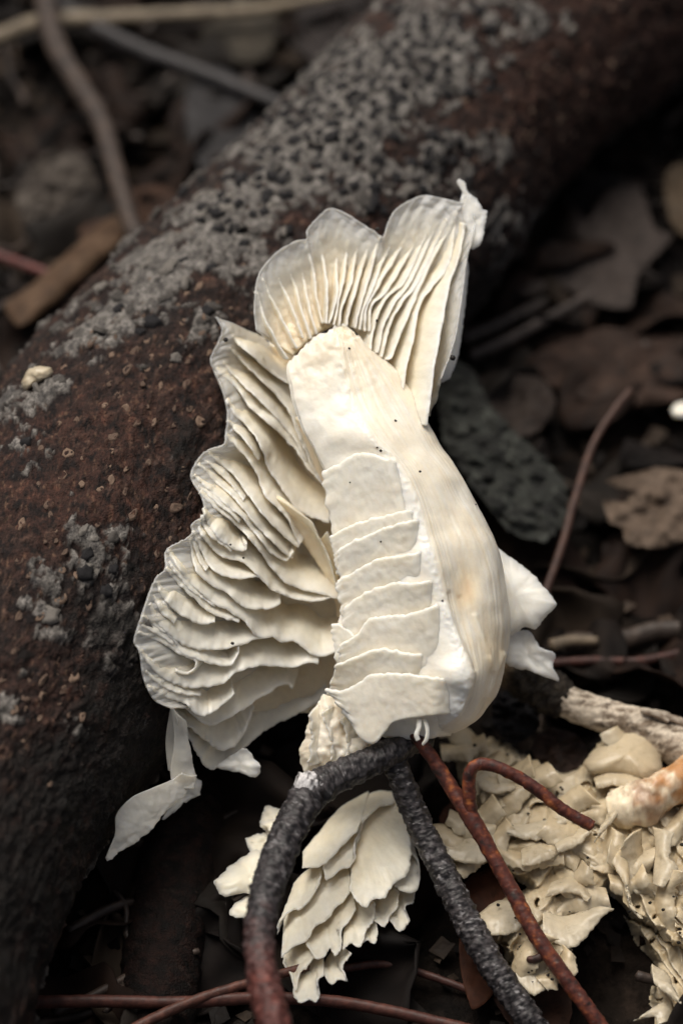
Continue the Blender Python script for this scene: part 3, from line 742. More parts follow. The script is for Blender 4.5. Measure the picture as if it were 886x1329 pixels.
vv = np.linspace(0, 1, nv)[:, None] * np.ones((1, nu)); uu = np.linspace(0, 1, nu)[None] * np.ones((nv, 1))
Nn = -normals(G)
cen = G.mean(1, keepdims=True); sg = np.sign((Nn * (G - cen)).sum(-1, keepdims=True)); Nn = Nn * sg
right = ss(.22, .27, uu) * (1 - ss(.62, .68, uu))                     # fibrous skin side
wu = uu + .006 * fbm(np.stack([vv * 9, uu * 6, 0 * uu], -1), 5, 2)
fib = fbm(np.stack([wu * 150, vv * 5.0, 0 * uu], -1), 131, 4, .6) * 1.3 + (ridged(np.stack([wu * 42, vv * 2.2, 0 * uu], -1), 133, 2) - .6) * .55
rid = np.exp(-((uu - .235) / .028) ** 2)
dsp = fib * right + fbm(G / 26., 137, 3, .5) * 1.5 * (1 - right) + rid * fbm(G / 7., 139, 3) * 2.2 + fbm(G / 60., 141, 2) * 5
lump = 9 * np.exp(-(((G[..., 0] - 592) / 22) ** 2 + ((G[..., 1] - 876) / 20) ** 2)) * (G[..., 2] > 0)
dent = -7 * np.exp(-(((G[..., 0] - 600) / 16) ** 2 + ((G[..., 1] - 765) / 34) ** 2)) * (G[..., 2] > 0)
fold = 0
for (x0, y0, x1, y1, am) in [(586, 770, 612, 868, -2), (600, 775, 632, 850, -1.6), (616, 800, 640, 870, 2.2), (636, 905, 652, 850, 3)]:
    vx, vy = x1 - x0, y1 - y0; tt = np.clip(((G[..., 0] - x0) * vx + (G[..., 1] - y0) * vy) / (vx * vx + vy * vy), 0, 1)
    dd_ = np.hypot(G[..., 0] - x0 - tt * vx, G[..., 1] - y0 - tt * vy)
    fold = fold + am * np.exp(-(dd_ / 3.6) ** 2) * (G[..., 2] > -20)
G = G + Nn * (dsp + lump + dent + fold)[..., None]
G[..., 1] += ss(.10, 0, vv) * (fbm(G / 9., 151, 3) * 7 + 5 * noise(G / 22., 153))                # torn upper end
G[..., 2] += ss(.25, 0, vv) * fbm(G / 22., 155, 3) * 5
cw = .25 + .25 * fbm(G / 45., 143, 3) + right * (.28 + .35 * fbm(np.stack([wu * 40, vv * 3, 0 * uu], -1), 145, 3)) - .55 * rid * ss(.2, .5, vv) * .6
cw = cw + .9 * np.exp(-(((G[..., 0] - 604) / 15) ** 2 + ((G[..., 1] - 768) / 26) ** 2)) * (G[..., 2] > 0) + .5 * np.exp(-(((G[..., 0] - 640) / 20) ** 2 + ((G[..., 1] - 850) / 45) ** 2))
cw = cw + .4 * ss(.2, .0, vv)
c = mixc(np.array([.89, .875, .82]), CREAM * .98, np.clip(cw, 0, 1)); c = mixc(c, OCHRE, np.clip(cw - 1, 0, 1))
pn0 = G[0].mean(0); pn1 = G[-1].mean(0)
V = np.vstack([G.reshape(-1, 3), pn0, pn1]); F = gridfaces(nv, nu, True); N = nv * nu
ii = np.arange(0, nu, 2)
c0 = np.stack([(ii + 2) % nu, (ii + 1) % nu, ii, np.full_like(ii, N)], -1); l0 = (nv - 1) * nu
c1 = np.stack([l0 + ii, l0 + (ii + 1) % nu, l0 + (ii + 2) % nu, np.full_like(ii, N + 1)], -1)
STEM = mk('stem', P(V), np.vstack([F, c0, c1]), M_FLESH, MUSH, np.vstack([c.reshape(-1, 3), c[0, :1], c[-1, :1]]), True, np.zeros(len(V)))

def stem_d(x, y):
    """front of the stem's torn face"""
    i = np.interp(y, [s_[0][1] for s_ in ST], np.arange(n)); k = int(min(n - 2, i)); t = i - k
    l = np.array(ST[k][0]) * (1 - t) + np.array(ST[k + 1][0]) * t; m_ = np.array(ST[k][1]) * (1 - t) + np.array(ST[k + 1][1]) * t
    a = dl[k] * (1 - t) + dl[k + 1] * t; b = dm[k] * (1 - t) + dm[k + 1] * t
    return a + (b - a) * np.clip((x - l[0]) / (m_[0] - l[0]), -.25, 1)
# torn gill stumps across the front: (free upper edge, lower edge, lift)
SP = [
 ([(418, 613), (440, 601), (468, 588), (500, 594), (520, 606)], [(434, 700), (460, 694), (495, 682), (530, 672), (552, 668)], 10),
 ([(429, 697), (454, 682), (495, 670), (526, 663), (548, 660)], [(440, 745), (470, 735), (500, 722), (556, 712)], 11),
 ([(438, 716), (454, 704), (471, 697), (496, 687), (528, 676), (552, 672)], [(444, 770), (480, 750), (510, 738), (560, 726)], 15),
 ([(436, 754), (454, 744), (479, 730), (494, 724), (538, 718), (562, 712)], [(446, 806), (478, 792), (510, 776), (572, 762)], 16),
 ([(446, 788), (470, 771), (507, 757), (545, 756), (574, 749)], [(446, 850), (480, 830), (520, 815), (582, 800)], 18),
 ([(440, 838), (462, 824), (478, 804), (490, 801), (527, 797), (560, 787), (584, 782)], [(440, 872), (480, 876), (530, 876), (598, 866)], 22),
 ([(430, 810), (444, 812), (468, 832), (484, 840)], [(438, 866), (455, 866), (470, 864), (488, 860)], 12),
 ([(436, 862), (462, 852), (494, 842), (524, 846), (560, 852)], [(426, 900), (460, 910), (500, 905), (560, 898)], 21),
 ([(423, 893), (443, 896), (465, 887), (481, 876), (521, 874), (576, 880), (604, 882)], [(456, 934), (470, 958), (486, 965), (500, 950), (514, 936), (560, 928), (600, 924)], 24),
 ([(500, 915), (520, 908), (550, 906), (596, 908)], [(488, 950), (510, 957), (545, 957), (584, 952)], 12),
]
for top, bot, lift in SP:
    if lift not in (4, 8, 12): top = top + [(top[-1][0] + 8, top[-1][1] - 2)]; bot = bot + [(bot[-1][0] + 6, bot[-1][1] - 1)]
    T_ = [(x, y, stem_d(x, y) + lift * .75) for x, y in top]; B_ = [(x, y, stem_d(x, y) - 4) for x, y in bot]
    if lift == 24: B_ = [(x, y, stem_d(x, min(y, 915)) + 16) for x, y in bot]
    a = catmull(B_, 60); b = catmull(T_, 60); md = a * .45 + b * .55; md[:, 2] -= 0
    # tuck the right end into the ridge
    kk = ss(.74, 1, np.linspace(0, 1, 60)) * (lift * .75 + 26)
    for q in (a, md, b): q[:, 2] -= kk
    def pst(G, u, v):
        G = G.copy(); e = np.exp(-(u / .03) ** 2)
        G[..., 0] += (fbm(np.stack([v * 7, 0 * v + top[0][1], 0 * v], -1), 3, 3) * 7) * np.exp(-(u / .12) ** 2)
        return G
    sheet('gill_stump', [a, md, b], STEM, M_FLESH, nu=110, nv=26, th=(9, 4.5), jag=1.8, jf=.12, wav=1.8, ws=40, tint=(.38, .2), thin=(0, .1), post=pst)
# ridge lump, dangling shred
sheet('shred', [[(541, 934, 52), (541, 945, 54), (538, 955, 54), (541, 962, 54)], [(547, 932, 56), (546, 944, 58), (543, 953, 58), (545, 960, 57)]], STEM, M_FLESH, nu=20, nv=6, th=(4, 3), jag=0, wav=1)
sheet('shred', [[(548, 934, 52), (552, 947, 56), (551, 958, 56), (547, 966, 54)], [(553, 932, 52), (557, 946, 56), (556, 960, 55), (549, 968, 53)]], STEM, M_FLESH, nu=20, nv=6, th=(4, 3), jag=0, wav=1)
# cap pieces behind the stem on the right
plate('torn_cap_piece', [(640, 712, -90), (656, 719, -88), (690, 744, -80), (708, 765, -74), (722, 784, -70), (706, 803, -72), (695, 817, -76), (680, 814, -80), (655, 828, -86), (630, 800, -92)], MUSH, M_FLESH, th=7, jag=1.6, wav=5, bulge=10, tint=(-.2, -.2))
plate('torn_cap_piece', [(640, 826, -100), (682, 818, -90), (700, 838, -86), (720, 848, -84), (716, 862, -88), (724, 884, -92), (690, 872, -98), (655, 862, -105)], MUSH, M_FLESH, th=3.5, jag=3, jf=.06, wav=12, ws=40, tint=(.1, 0))
# specks of grit stuck to the flesh, too small to tell apart
rg = np.random.default_rng(3); Vs = []; Fs = []; k0 = 0
for (x, y, r_, dz) in [(453, 452, 1.6, 4), (494, 585, 2.0, 6), (489, 581, 1.4, 6), (513, 546, 2.0, 4), (545, 612, 1.8, 4), (454, 626, 1.2, 10), (494, 703, 1.5, 16), (574, 780, 1.6, 5), (617, 655, 1.4, 5), (490, 297, 3.0, 0), (587, 464, 4.5, 0), (302, 835, 2.4, 0), (299, 707, 1.6, 0), (316, 724, 1.5, 0), (293, 441, 3.2, 0), (489, 416, 2.0, 0), (430, 235, .8, 0)]:
    if 376 < x < 659 and y > 424 and dz: d = stem_d(x, y) + dz if y > 600 and x < 560 else None
    else: d = None
    if d is None:
        if y < 470 and x > 380 and dz == 0: d = up_d(x, y) + 16
        elif dz == 0: d = fan_d(x, y)[0] + 2
        else:
            g = np.hypot(G[..., 0] - x, G[..., 1] - y) + (G[..., 2] < -45) * 99; d = G.reshape(-1, 3)[g.argmin()][2]
    for lat in range(5):
        for lon in range(6):
            a1 = math.pi * lat / 4; a2 = lon * math.pi / 3
            Vs.append((x + r_ * math.sin(a1) * math.cos(a2) * rg.uniform(.7, 1.3), y + r_ * math.sin(a1) * math.sin(a2) * rg.uniform(.7, 1.2), d + r_ * .8 * math.cos(a1)))
    f = gridfaces(5, 6, True, k0); Fs.append(f); k0 += 30
gr = mk('grit', P(np.array(Vs)), np.vstack(Fs), flat_mat('dark_grit', (.02, .017, .015)), MUSH); gr['kind'] = 'stuff'

# --- crumpled lump of the same flesh under the stem
LUMP = empty('crumpled_mushroom_lump', P([435, 1005, -50]), 'small crumpled cream mushroom lump below the stem base, behind the forked twig', 'mushroom piece')
def crumple(parent, outline, n_, amp, seed, mat, dfun, tint=(.5, .4), rings=46, nn=200, ws=22., th=16):
    sd = seed
    def colfn(G, rr, s_):
        q = ridged(G / 16., sd, 3)
        cw = np.clip(tint[0] + .5 * fbm(G / 30., sd + 1, 3) + .35 * (.6 - q), 0, 1.5)
        k_ = .62 if mat is M_OLD else .95; c = mixc(WHITE * k_, CREAM * k_ * .95, np.clip(cw, 0, 1)); return mixc(c, OCHRE * .6, np.clip(cw - 1, 0, 1))
    o = [(x, y, dfun(x, y)) for x, y in outline]
    return plate('flesh', o, parent, mat, rings=rings, n=nn, th=th, jag=3, jf=.05, wav=amp, ws=ws, colfn=colfn, rough=.6, bulge=14, thin=(0, .1))
crumple(LUMP, [(394, 958), (402, 932), (420, 902), (445, 910), (470, 940), (482, 965), (476, 990), (450, 1002), (420, 1010), (396, 1002), (386, 980)], 1, 13, 5, M_FLESH, lambda x, y: -34, ws=40.)
for (A_, F2) in [([(412, 915), (425, 945), (430, 985)], [(398, 930), (402, 960), (400, 996)]), ([(432, 915), (446, 950), (446, 985)], [(418, 925), (428, 960), (430, 1000)]), ([(452, 925), (466, 955), (464, 985)], [(440, 935), (450, 962), (452, 996)])]:
    a = [(x, y, -30) for x, y in A_]; f = [(x, y, -8) for x, y in F2]
    sheet('fold', [a, f], LUMP, M_FLESH, nu=50, nv=14, th=(6, 2.6), jag=4, wav=5, ws=26, tint=(.7, .3))

# ------------------------------------------------------------------ lower cluster of gills
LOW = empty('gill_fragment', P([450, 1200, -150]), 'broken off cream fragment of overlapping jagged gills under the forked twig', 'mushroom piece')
def cz(x, y): return 270 + x / 2.685, 940 + y / 2.685
LC = [  # (hidden upper edge, free edge) in enlarged-crop coordinates, back to front offset
 ([(560, 240), (470, 290), (390, 380), (335, 450)], [(520, 380), (470, 420), (400, 490), (328, 505)], 26),
 ([(560, 300), (500, 360), (430, 420)], [(512, 400), (500, 490), (460, 510), (410, 548), (398, 480)], 18),
 ([(640, 262), (570, 310), (540, 350), (500, 500)], [(690, 300), (706, 430), (705, 475), (690, 525), (640, 560), (615, 605), (575, 612), (545, 640), (508, 605), (494, 568)], 30),
 ([(640, 262), (680, 300), (690, 400)], [(668, 262), (700, 420), (735, 500), (728, 578), (680, 585), (650, 560)], 12),
 ([(400, 480), (340, 520), (300, 560)], [(392, 530), (370, 590), (330, 640), (290, 655), (250, 700), (243, 735)], 12),
 ([(490, 490), (400, 500), (330, 560), (270, 660)], [(498, 560), (478, 610), (440, 645), (400, 692), (370, 705), (342, 752), (300, 775), (256, 815)], 6),
 ([(500, 560), (440, 620), (380, 700), (330, 740)], [(516, 650), (490, 690), (468, 720), (460, 790), (440, 812), (425, 780), (402, 812), (372, 815), (345, 770)], 0),
 ([(560, 590), (520, 600), (480, 690)], [(580, 625), (578, 680), (552, 720), (530, 775), (500, 765), (468, 785)], -3),
 ([(640, 560), (590, 590), (570, 640)], [(662, 580), (660, 640), (635, 670), (618, 712), (595, 700), (570, 680)], -6),
 ([(700, 540), (650, 580), (630, 650)], [(712, 570), (716, 620), (690, 640), (702, 690), (668, 720), (640, 690), (618, 672)], -14),
 ([(560, 660), (540, 690), (530, 740)], [(586, 690), (592, 735), (580, 764), (556, 755), (540, 765)], -12),
 ([(350, 760), (300, 780), (260, 810)], [(372, 800), (350, 850), (335, 862), (318, 880), (305, 930), (290, 880), (268, 830)], -8),
 ([(400, 790), (350, 800), (320, 860)], [(404, 880), (385, 900), (388, 945), (375, 972), (350, 962), (320, 970), (296, 940), (305, 900)], -14),
 ([(460, 770), (430, 800), (405, 840)], [(500, 800), (480, 830), (470, 860), (488, 902), (450, 890), (430, 908), (400, 868)], -18),
 ([(640, 240), (590, 240), (540, 260)], [(650, 275), (600, 290), (560, 320), (535, 345)], 20),
]
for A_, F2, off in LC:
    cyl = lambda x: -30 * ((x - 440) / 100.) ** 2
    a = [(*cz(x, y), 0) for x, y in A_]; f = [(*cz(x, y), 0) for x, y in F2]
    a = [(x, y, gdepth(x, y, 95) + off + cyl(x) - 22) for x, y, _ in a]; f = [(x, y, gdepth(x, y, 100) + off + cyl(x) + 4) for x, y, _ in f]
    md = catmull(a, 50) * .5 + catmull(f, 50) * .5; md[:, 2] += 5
    sheet('gill', [a, md, f], LOW, M_FLESH, nu=120, nv=20, th=(5, 2.6), jag=2.6, jf=.14, wav=4, ws=26, tint=(.85, .5), thin=(0, .2))  # creamier tint puts the dimmer light down here into the flesh colour
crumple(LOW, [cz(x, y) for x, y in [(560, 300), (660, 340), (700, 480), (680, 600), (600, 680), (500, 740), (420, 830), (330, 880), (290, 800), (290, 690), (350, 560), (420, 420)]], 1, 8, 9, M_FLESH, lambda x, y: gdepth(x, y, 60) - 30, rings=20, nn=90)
SML = empty('small_gill_fragment', P([310, 1120, -150]), 'small torn white fragment left of the dark twig, beside the jagged gill fragment', 'mushroom piece')
for ol, h in [([(200, 285), (270, 305), (262, 370), (230, 400), (190, 370), (180, 340)], 60), ([(130, 400), (190, 380), (240, 400), (250, 460), (200, 480), (150, 450)], 55), ([(25, 545), (110, 470), (190, 430), (250, 440), (240, 540), (190, 600), (130, 590), (50, 600)], 60), ([(70, 655), (130, 600), (200, 560), (240, 600), (210, 660), (140, 682), (90, 672)], 48), ([(185, 345), (250, 330), (262, 345), (245, 400)], 70)]:
    plate('torn_piece', [(*cz(x, y), gdepth(*cz(x, y), h + 40)) for x, y in ol], SML, M_FLESH, th=4, jag=3, jf=.08, wav=12, ws=34, tint=(.9, .6))

# ------------------------------------------------------------------ crushed old mushroom on the right
OLD = empty('crushed_mushroom', P([740, 1150, -140]), 'old crushed yellowish mushroom with crumpled layers under the bent red twig', 'mushroom')
MAIN = [(590, 950), (640, 960), (690, 985), (730, 1000), (770, 985), (800, 960), (860, 1000), (900, 1010), (960, 1060), (960, 1260), (900, 1250), (860, 1215), (820, 1190), (790, 1150), (765, 1180), (745, 1215), (730, 1260), (700, 1285), (670, 1270), (655, 1235), (628, 1205), (625, 1185), (660, 1165), (690, 1150), (640, 1120), (600, 1110), (575, 1085), (600, 1070), (625, 1050), (600, 1020)]
def od(x, y): return gdepth(x, y, 78)
def folded(parent, outline, dfun, seed, step=1.5, amp=24., wl=36.):
    """collapsed gills: a folded slab over an outline, thin crests and deep creases, falling to the ground at its torn edge"""
    o = np.array(outline, float); x0, y0 = o.min(0) - 6; x1, y1 = o.max(0) + 6
    X, Y = np.meshgrid(np.arange(x0, x1, step), np.arange(y0, y1, step))
    ins = np.zeros(X.shape, bool); sdist = np.full(X.shape, 1e9)
    for i in range(len(o)):
        ax, ay = o[i - 1]; bx, by = o[i]
        cr = (ay > Y) != (by > Y)
        with np.errstate(divide='ignore', invalid='ignore'):
            ins ^= cr & (X < (bx - ax) * (Y - ay) / (by - ay + 1e-9) + ax)
        t = np.clip(((X - ax) * (bx - ax) + (Y - ay) * (by - ay)) / ((bx - ax) ** 2 + (by - ay) ** 2), 0, 1)
        sdist = np.minimum(sdist, np.hypot(X - ax - t * (bx - ax), Y - ay - t * (by - ay)))
    sdist = np.where(ins, sdist, -sdist)
    q = np.stack([X, Y, 0 * X], -1)
    sdist = sdist + fbm(q / 22., seed, 4, .65) * 7
    wx = X + fbm(q / 55., seed + 1, 2) * 26; wy = Y + fbm(q / 55. + 9, seed + 2, 2) * 26
    th_ = -.35 + .45 * np.sin(X / 150. + 1.)
    ph = (wy * np.cos(th_) - wx * np.sin(th_)) / wl + fbm(q / 26., seed + 4, 2) * .28
    saw = ph - np.floor(ph)                                         # overlapping shingles: slow rise, sharp drop
    cell = np.floor(ph)
    lay = _hash(cell.astype(np.int64), cell.astype(np.int64) * 0 + seed, cell.astype(np.int64) * 0, seed) % 997 / 997.
    fr = saw ** 1.4 * ss(1.0, .84, saw) * (.5 + .7 * lay)
    lump_ = fbm(q / 75., seed + 5, 3) * 1.0 + fbm(q / 24., seed + 6, 3) * .45
    holes = ss(.36, .5, fbm(q / 15., seed + 7, 3))
    D_ = dfun(X, Y) + amp * fr + lump_ * 20 - holes * 26 + fbm(q / 6., seed + 8, 2) * 1.3 + 12 * ss(0, 50, sdist)
    D_ = D_ - 60 * (1 - ss(-2, 9, sdist))
    keep = sdist > -3
    V = np.stack([X + 5 * fr * np.sin(th_), Y + 5 * fr, D_], -1).reshape(-1, 3)
    F = gridfaces(*X.shape)[:, ::-1]
    kf = keep.ravel()[F].all(1); F = F[kf]
    used = np.unique(F); remap = np.full(len(V), -1); remap[used] = np.arange(len(used)); F = remap[F]
    cw = np.clip(.75 - .55 * fr + .5 * fbm(q / 45., seed + 9, 3) + .5 * holes, 0, 1.6)
    c = mixc(WHITE, CREAM, np.clip(cw, 0, 1)); c = mixc(c, OCHRE * 1.05, np.clip(cw - .85, 0, 1) * .9)
    c = (c * OLDK).reshape(-1, 3)[used]
    return mk('flesh', P(V[used]), F, M_OLD, parent, c, True, np.zeros(len(used)))
folded(OLD, MAIN, od, 61)
EXT = [(800, 1180), (850, 1200), (900, 1230), (930, 1300), (900, 1360), (860, 1340), (845, 1300), (850, 1250), (830, 1220)]
folded(OLD, EXT, lambda x, y: gdepth(x, y, 45), 67, amp=16., wl=22.)
rg = np.random.default_rng(12)
poly = np.array(MAIN)
def inside(x, y):
    c_ = False; j = len(poly) - 1
    for i in range(len(poly)):
        if (poly[i, 1] > y) != (poly[j, 1] > y) and x < (poly[j, 0] - poly[i, 0]) * (y - poly[i, 1]) / (poly[j, 1] - poly[i, 1]) + poly[i, 0]: c_ = not c_
        j = i
    return c_
cnt = 0
while cnt < 34:
    x, y = rg.uniform(575, 930), rg.uniform(950, 1290)
    if not inside(x, y): continue
    cnt += 1
    base = -.45 if x < 720 else rg.uniform(-1.2, 1.2)
    if y > 1130 and x < 780: base = -.7
    an = base + rg.normal(0, .4); L_ = rg.uniform(46, 105); W_ = rg.uniform(18, 34); ph = rg.uniform(0, 6)
    tx, ty = math.cos(an), math.sin(an); nx, ny = -ty, tx
    if ny < 0 and rg.random() < .8: nx, ny = -nx, -ny
    bend = rg.uniform(-.4, .4)
    A_ = []; F2 = []; Mm = []
    h0 = od(x, y) + rg.uniform(14, 30)
    for k in range(7):
        t = k / 6. - .5
        cx_ = x + tx * L_ * t + nx * bend * L_ * (t * t * 2); cy_ = y + ty * L_ * t + ny * bend * L_ * (t * t * 2)
        ru = math.sin(k * 1.7 + ph) * .8
        A_.append((cx_ - nx * W_ * .5, cy_ - ny * W_ * .5, h0 - 14)); Mm.append((cx_, cy_, h0 + 6 + ru * 4)); F2.append((cx_ + nx * W_ * .6 + ru * 3, cy_ + ny * W_ * .6 + ru * 3, h0 + 8 + ru * 9))
    sheet('gill', [A_, Mm, F2], OLD, M_OLD, nu=64, nv=14, th=(3.8, 1.6), jag=3.0, jf=.13, wav=5, ws=26, tint=(rg.uniform(.6, 1.0), rg.uniform(.15, .5)), thin=(0, .2))
# distinct pieces of it
plate('cap_piece', [(x, y, gdepth(x, y, 105)) for x, y in [(756, 992), (775, 968), (800, 945), (832, 934), (850, 950), (858, 985), (858, 1005), (840, 1016), (800, 1006), (770, 1004)]], OLD, M_OLD, th=12, jag=1, wav=5, bulge=24, tint=(.75, .5), rough=.6)
def oz(x, y): return 540 + x / 2.561, 840 + y / 2.561
def osheet(A_, F2, h, nm='strip', **k):
    a = [(*oz(x, y), gdepth(*oz(x, y), h - 14)) for x, y in A_]; f = [(*oz(x, y), gdepth(*oz(x, y), h)) for x, y in F2]
    md = catmull(a, 40) * .5 + catmull(f, 40) * .5; md[:, 2] += 8
    sheet(nm, [a, md, f], OLD, M_OLD, nu=90, nv=18, **{**dict(th=(6, 3), jag=2, wav=4, ws=22, tint=(.6, .3)), **k})
osheet([(590, 440), (640, 420), (720, 425), (790, 460)], [(600, 470), (660, 465), (740, 500), (790, 540)], 118)
osheet([(640, 480), (690, 480), (640, 560)], [(700, 490), (660, 570), (600, 640), (590, 650)], 122)
osheet([(200, 430), (260, 430), (330, 460)], [(210, 470), (270, 490), (330, 470)], 108)
osheet([(300, 600), (400, 590), (490, 560)], [(300, 625), (400, 640), (500, 585)], 112, tint=(.3, .1))
osheet([(250, 590), (180, 620), (100, 680)], [(270, 700), (200, 720), (110, 700), (75, 640)], 104, tint=(.4, .1))
osheet([(350, 680), (400, 650), (450, 680)], [(350, 730), (420, 720), (465, 690)], 112)
osheet([(460, 650), (520, 620), (580, 600)], [(470, 690), (540, 660), (580, 620)], 116)
osheet([(690, 640), (700, 720), (690, 850)], [(650, 720), (690, 790), (720, 880), (755, 905)], 118, tint=(.9, .5))
osheet([(790, 600), (800, 680), (790, 790)], [(860, 620), (840, 700), (870, 740), (820, 800)], 124, tint=(.5, .2))
osheet([(450, 790), (520, 770), (580, 830)], [(430, 830), (520, 820), (570, 850)], 112)
osheet([(200, 900), (270, 850), (350, 850)], [(230, 960), (320, 950), (400, 900)], 100, tint=(.3, .1))
osheet([(420, 880), (500, 900), (580, 870)], [(420, 960), (520, 1000), (620, 900), (660, 870)], 104, tint=(.3, .1))
osheet([(330, 1040), (400, 1010), (480, 1000)], [(330, 1100), (390, 1160), (440, 1130), (500, 1060)], 86, tint=(.3, .1))
osheet([(780, 1060), (830, 1090), (850, 1150)], [(790, 1120), (850, 1170), (885, 1190)], 84, tint=(.3, .1))
osheet([(800, 1200), (840, 1180), (850, 1240)], [(720, 1245), (790, 1230), (800, 1260)], 70, tint=(.3, .1))
# its stem, stained orange
tube('stem', [(800, 1055, gdepth(800, 1055, 95), 27), (828, 1045, gdepth(828, 1045, 112), 30), (858, 1028, gdepth(858, 1028, 124), 26), (890, 1010, gdepth(890, 1010, 128), 25), (925, 992, gdepth(925, 992, 122), 30), (955, 985, gdepth(955, 985, 104), 24), (972, 984, gdepth(972, 984, 88), 10)], M_OLD, OLD, sides=40, step=2, bump=.3, bs=26,
     colfn=lambda G, s, k, sd: mixc(mixc(CREAM * .95, np.array([.50, .25, .10]), ss(.15, .5, s + .35 * fbm(G / 16., sd, 3))), np.array([.26, .12, .06]), .7 * np.exp(-((s - .22 + .06 * fbm(G / 10., sd + 1, 2)) / .05) ** 2)))

Vs = []; Fs = []; k0 = 0
for _ in range(120):
    x, y = rg.uniform(585, 890), rg.uniform(960, 1290)
    if not inside(x, y): continue
    r_ = rg.uniform(1.2, 3.4); d = od(x, y) + rg.uniform(14, 34)
    for lat in range(4):
        for lon in range(6):
            a1 = math.pi * lat / 3; a2 = lon * math.pi / 3
            Vs.append((x + r_ * math.sin(a1) * math.cos(a2) * rg.uniform(.6, 1.5), y + r_ * math.sin(a1) * math.sin(a2) * rg.uniform(.6, 1.2), d + r_ * .8 * math.cos(a1)))
    Fs.append(gridfaces(4, 6, True, k0)); k0 += 24
gr = mk('grit', P(np.array(Vs)), np.vstack(Fs), flat_mat('black_soil_grit', (.012, .010, .009)), OLD); gr['kind'] = 'stuff'

# ------------------------------------------------------------------ twigs
def c_dark(red=0.0, lich=.5):
    def f(G, s, k, sd):
        n1 = fbm(G / 9., sd, 4, .6); n2 = fbm(G / 22., sd + 3, 3)
        n4 = fbm(G / 3.5, sd + 7, 2)
        c = mixc((.012, .0105, .0115), (.075, .066, .068), ss(-.25, .5, n1 + .4 * n4))
        c = mixc(c, (.30, .285, .29), ss(.24, .48, fbm(G / 6.5, sd + 5, 4, .65) + .15 * n2) * lich)
        r = red(s) if callable(red) else red + 0 * s
        return mixc(c, mixc((.07, .022, .018), (.17, .05, .038), ss(-.2, .4, n1)), np.clip(r + n2 * .4 * (r > .02), 0, 1))
    return f
def c_red(G, s, k, sd):
    n1 = fbm(G / 12., sd, 4, .6); n2 = fbm(G / 7., sd + 3, 3)
    c = mixc((.075, .020, .014), (.20, .052, .022), ss(-.1, .5, n1))
    c = mixc(c, (.36, .12, .035), ss(.25, .55, n1 + .3 * n2) * .8)
    c = mixc(c, (.025, .014, .012), ss(.15, .45, -n1 + .2 * n2))
    return mixc(c, (.20, .16, .14), ss(.42, .6, n2) * .6)
def c_plain(a, b):
    return lambda G, s, k, sd: mixc(a, b, ss(-.35, .45, fbm(G / 14., sd, 4, .6)))

FORK = empty('forked_twig', P([515, 975, -10]), 'thick dark grey forked twig with pale lichen specks propped below the torn mushroom', 'twig')
tube('branch', [(556, 962, -34, 11), (535, 965, -14, 14), (512, 974, 4, 18), (480, 990, 18, 19), (435, 1010, 36, 21), (404, 1030, 54, 23), (380, 1068, 90, 22), (358, 1120, 130, 22), (342, 1175, 180, 21), (336, 1225, 225, 20), (343, 1278, 265, 21), (356, 1329, 300, 22), (372, 1400, 320, 22), (400, 1500, 320, 21), (440, 1640, 280, 18)],
     M_TWIG, FORK, sides=44, step=1.4, bump=.26, bs=11, ring=.05, colfn=c_dark(lambda s: ss(.42, .62, s) * .9, .55))
tube('branch', [(500, 968, -2, 10), (510, 985, -2, 15), (524, 1020, -8, 16.5), (545, 1072, -12, 17), (574, 1130, 4, 17), (602, 1188, 26, 18), (640, 1256, 50, 18), (692, 1332, 66, 18), (745, 1405, 66, 17), (800, 1490, 50, 15)],
     M_TWIG, FORK, sides=44, step=1.4, bump=.26, bs=9, ring=.07, colfn=c_dark(0.0, .75))
tube('broken_stub', [(412, 1024, 50, 18), (398, 1021, 60, 19), (388, 1021, 66, 15)], M_TWIG, FORK, sides=28, step=1.2, bump=.35, bs=7, colfn=lambda G, s, k, sd: mixc((.05, .045, .045), (.62, .60, .60), ss(.0, .35, fbm(G / 8., sd, 3) + s * .55 - .12)))
RED = empty('bent_red_twig', P([612, 1062, 10]), 'shiny red brown twig with a hooked side branch lying over the crushed mushroom', 'twig')
tube('branch', [(528, 940, 0, 7), (540, 956, 12, 8), (562, 986, 16, 9), (590, 1030, 22, 10), (612, 1063, 28, 11.5), (640, 1113, 36, 10), (666, 1160, 44, 10.5), (690, 1206, 54, 10.5), (730, 1265, 66, 10.5), (778, 1330, 74, 10), (830, 1400, 72, 9), (880, 1480, 50, 8)], M_TWIG, RED, sides=24, step=1.6, bump=.16, bs=12, colfn=c_red)
tube('side_branch', [(614, 1068, 26, 8), (609, 1036, 34, 9), (609, 1006, 42, 8.5), (620, 993, 46, 8), (648, 997, 48, 8), (690, 1020, 48, 8.5), (730, 1051, 48, 8), (768, 1073, 46, 8)], M_TWIG, RED, sides=22, step=1.5, bump=.22, bs=10, colfn=c_red)
tube('bud', [(708, 1237, 58, 5), (696, 1245, 60, 6), (684, 1246, 60, 4)], M_TWIG, RED, sides=14, step=1.2, bump=.3, bs=5, colfn=c_plain((.03, .015, .012), (.09, .03, .02)))
M_GLOSS = M_TWIG

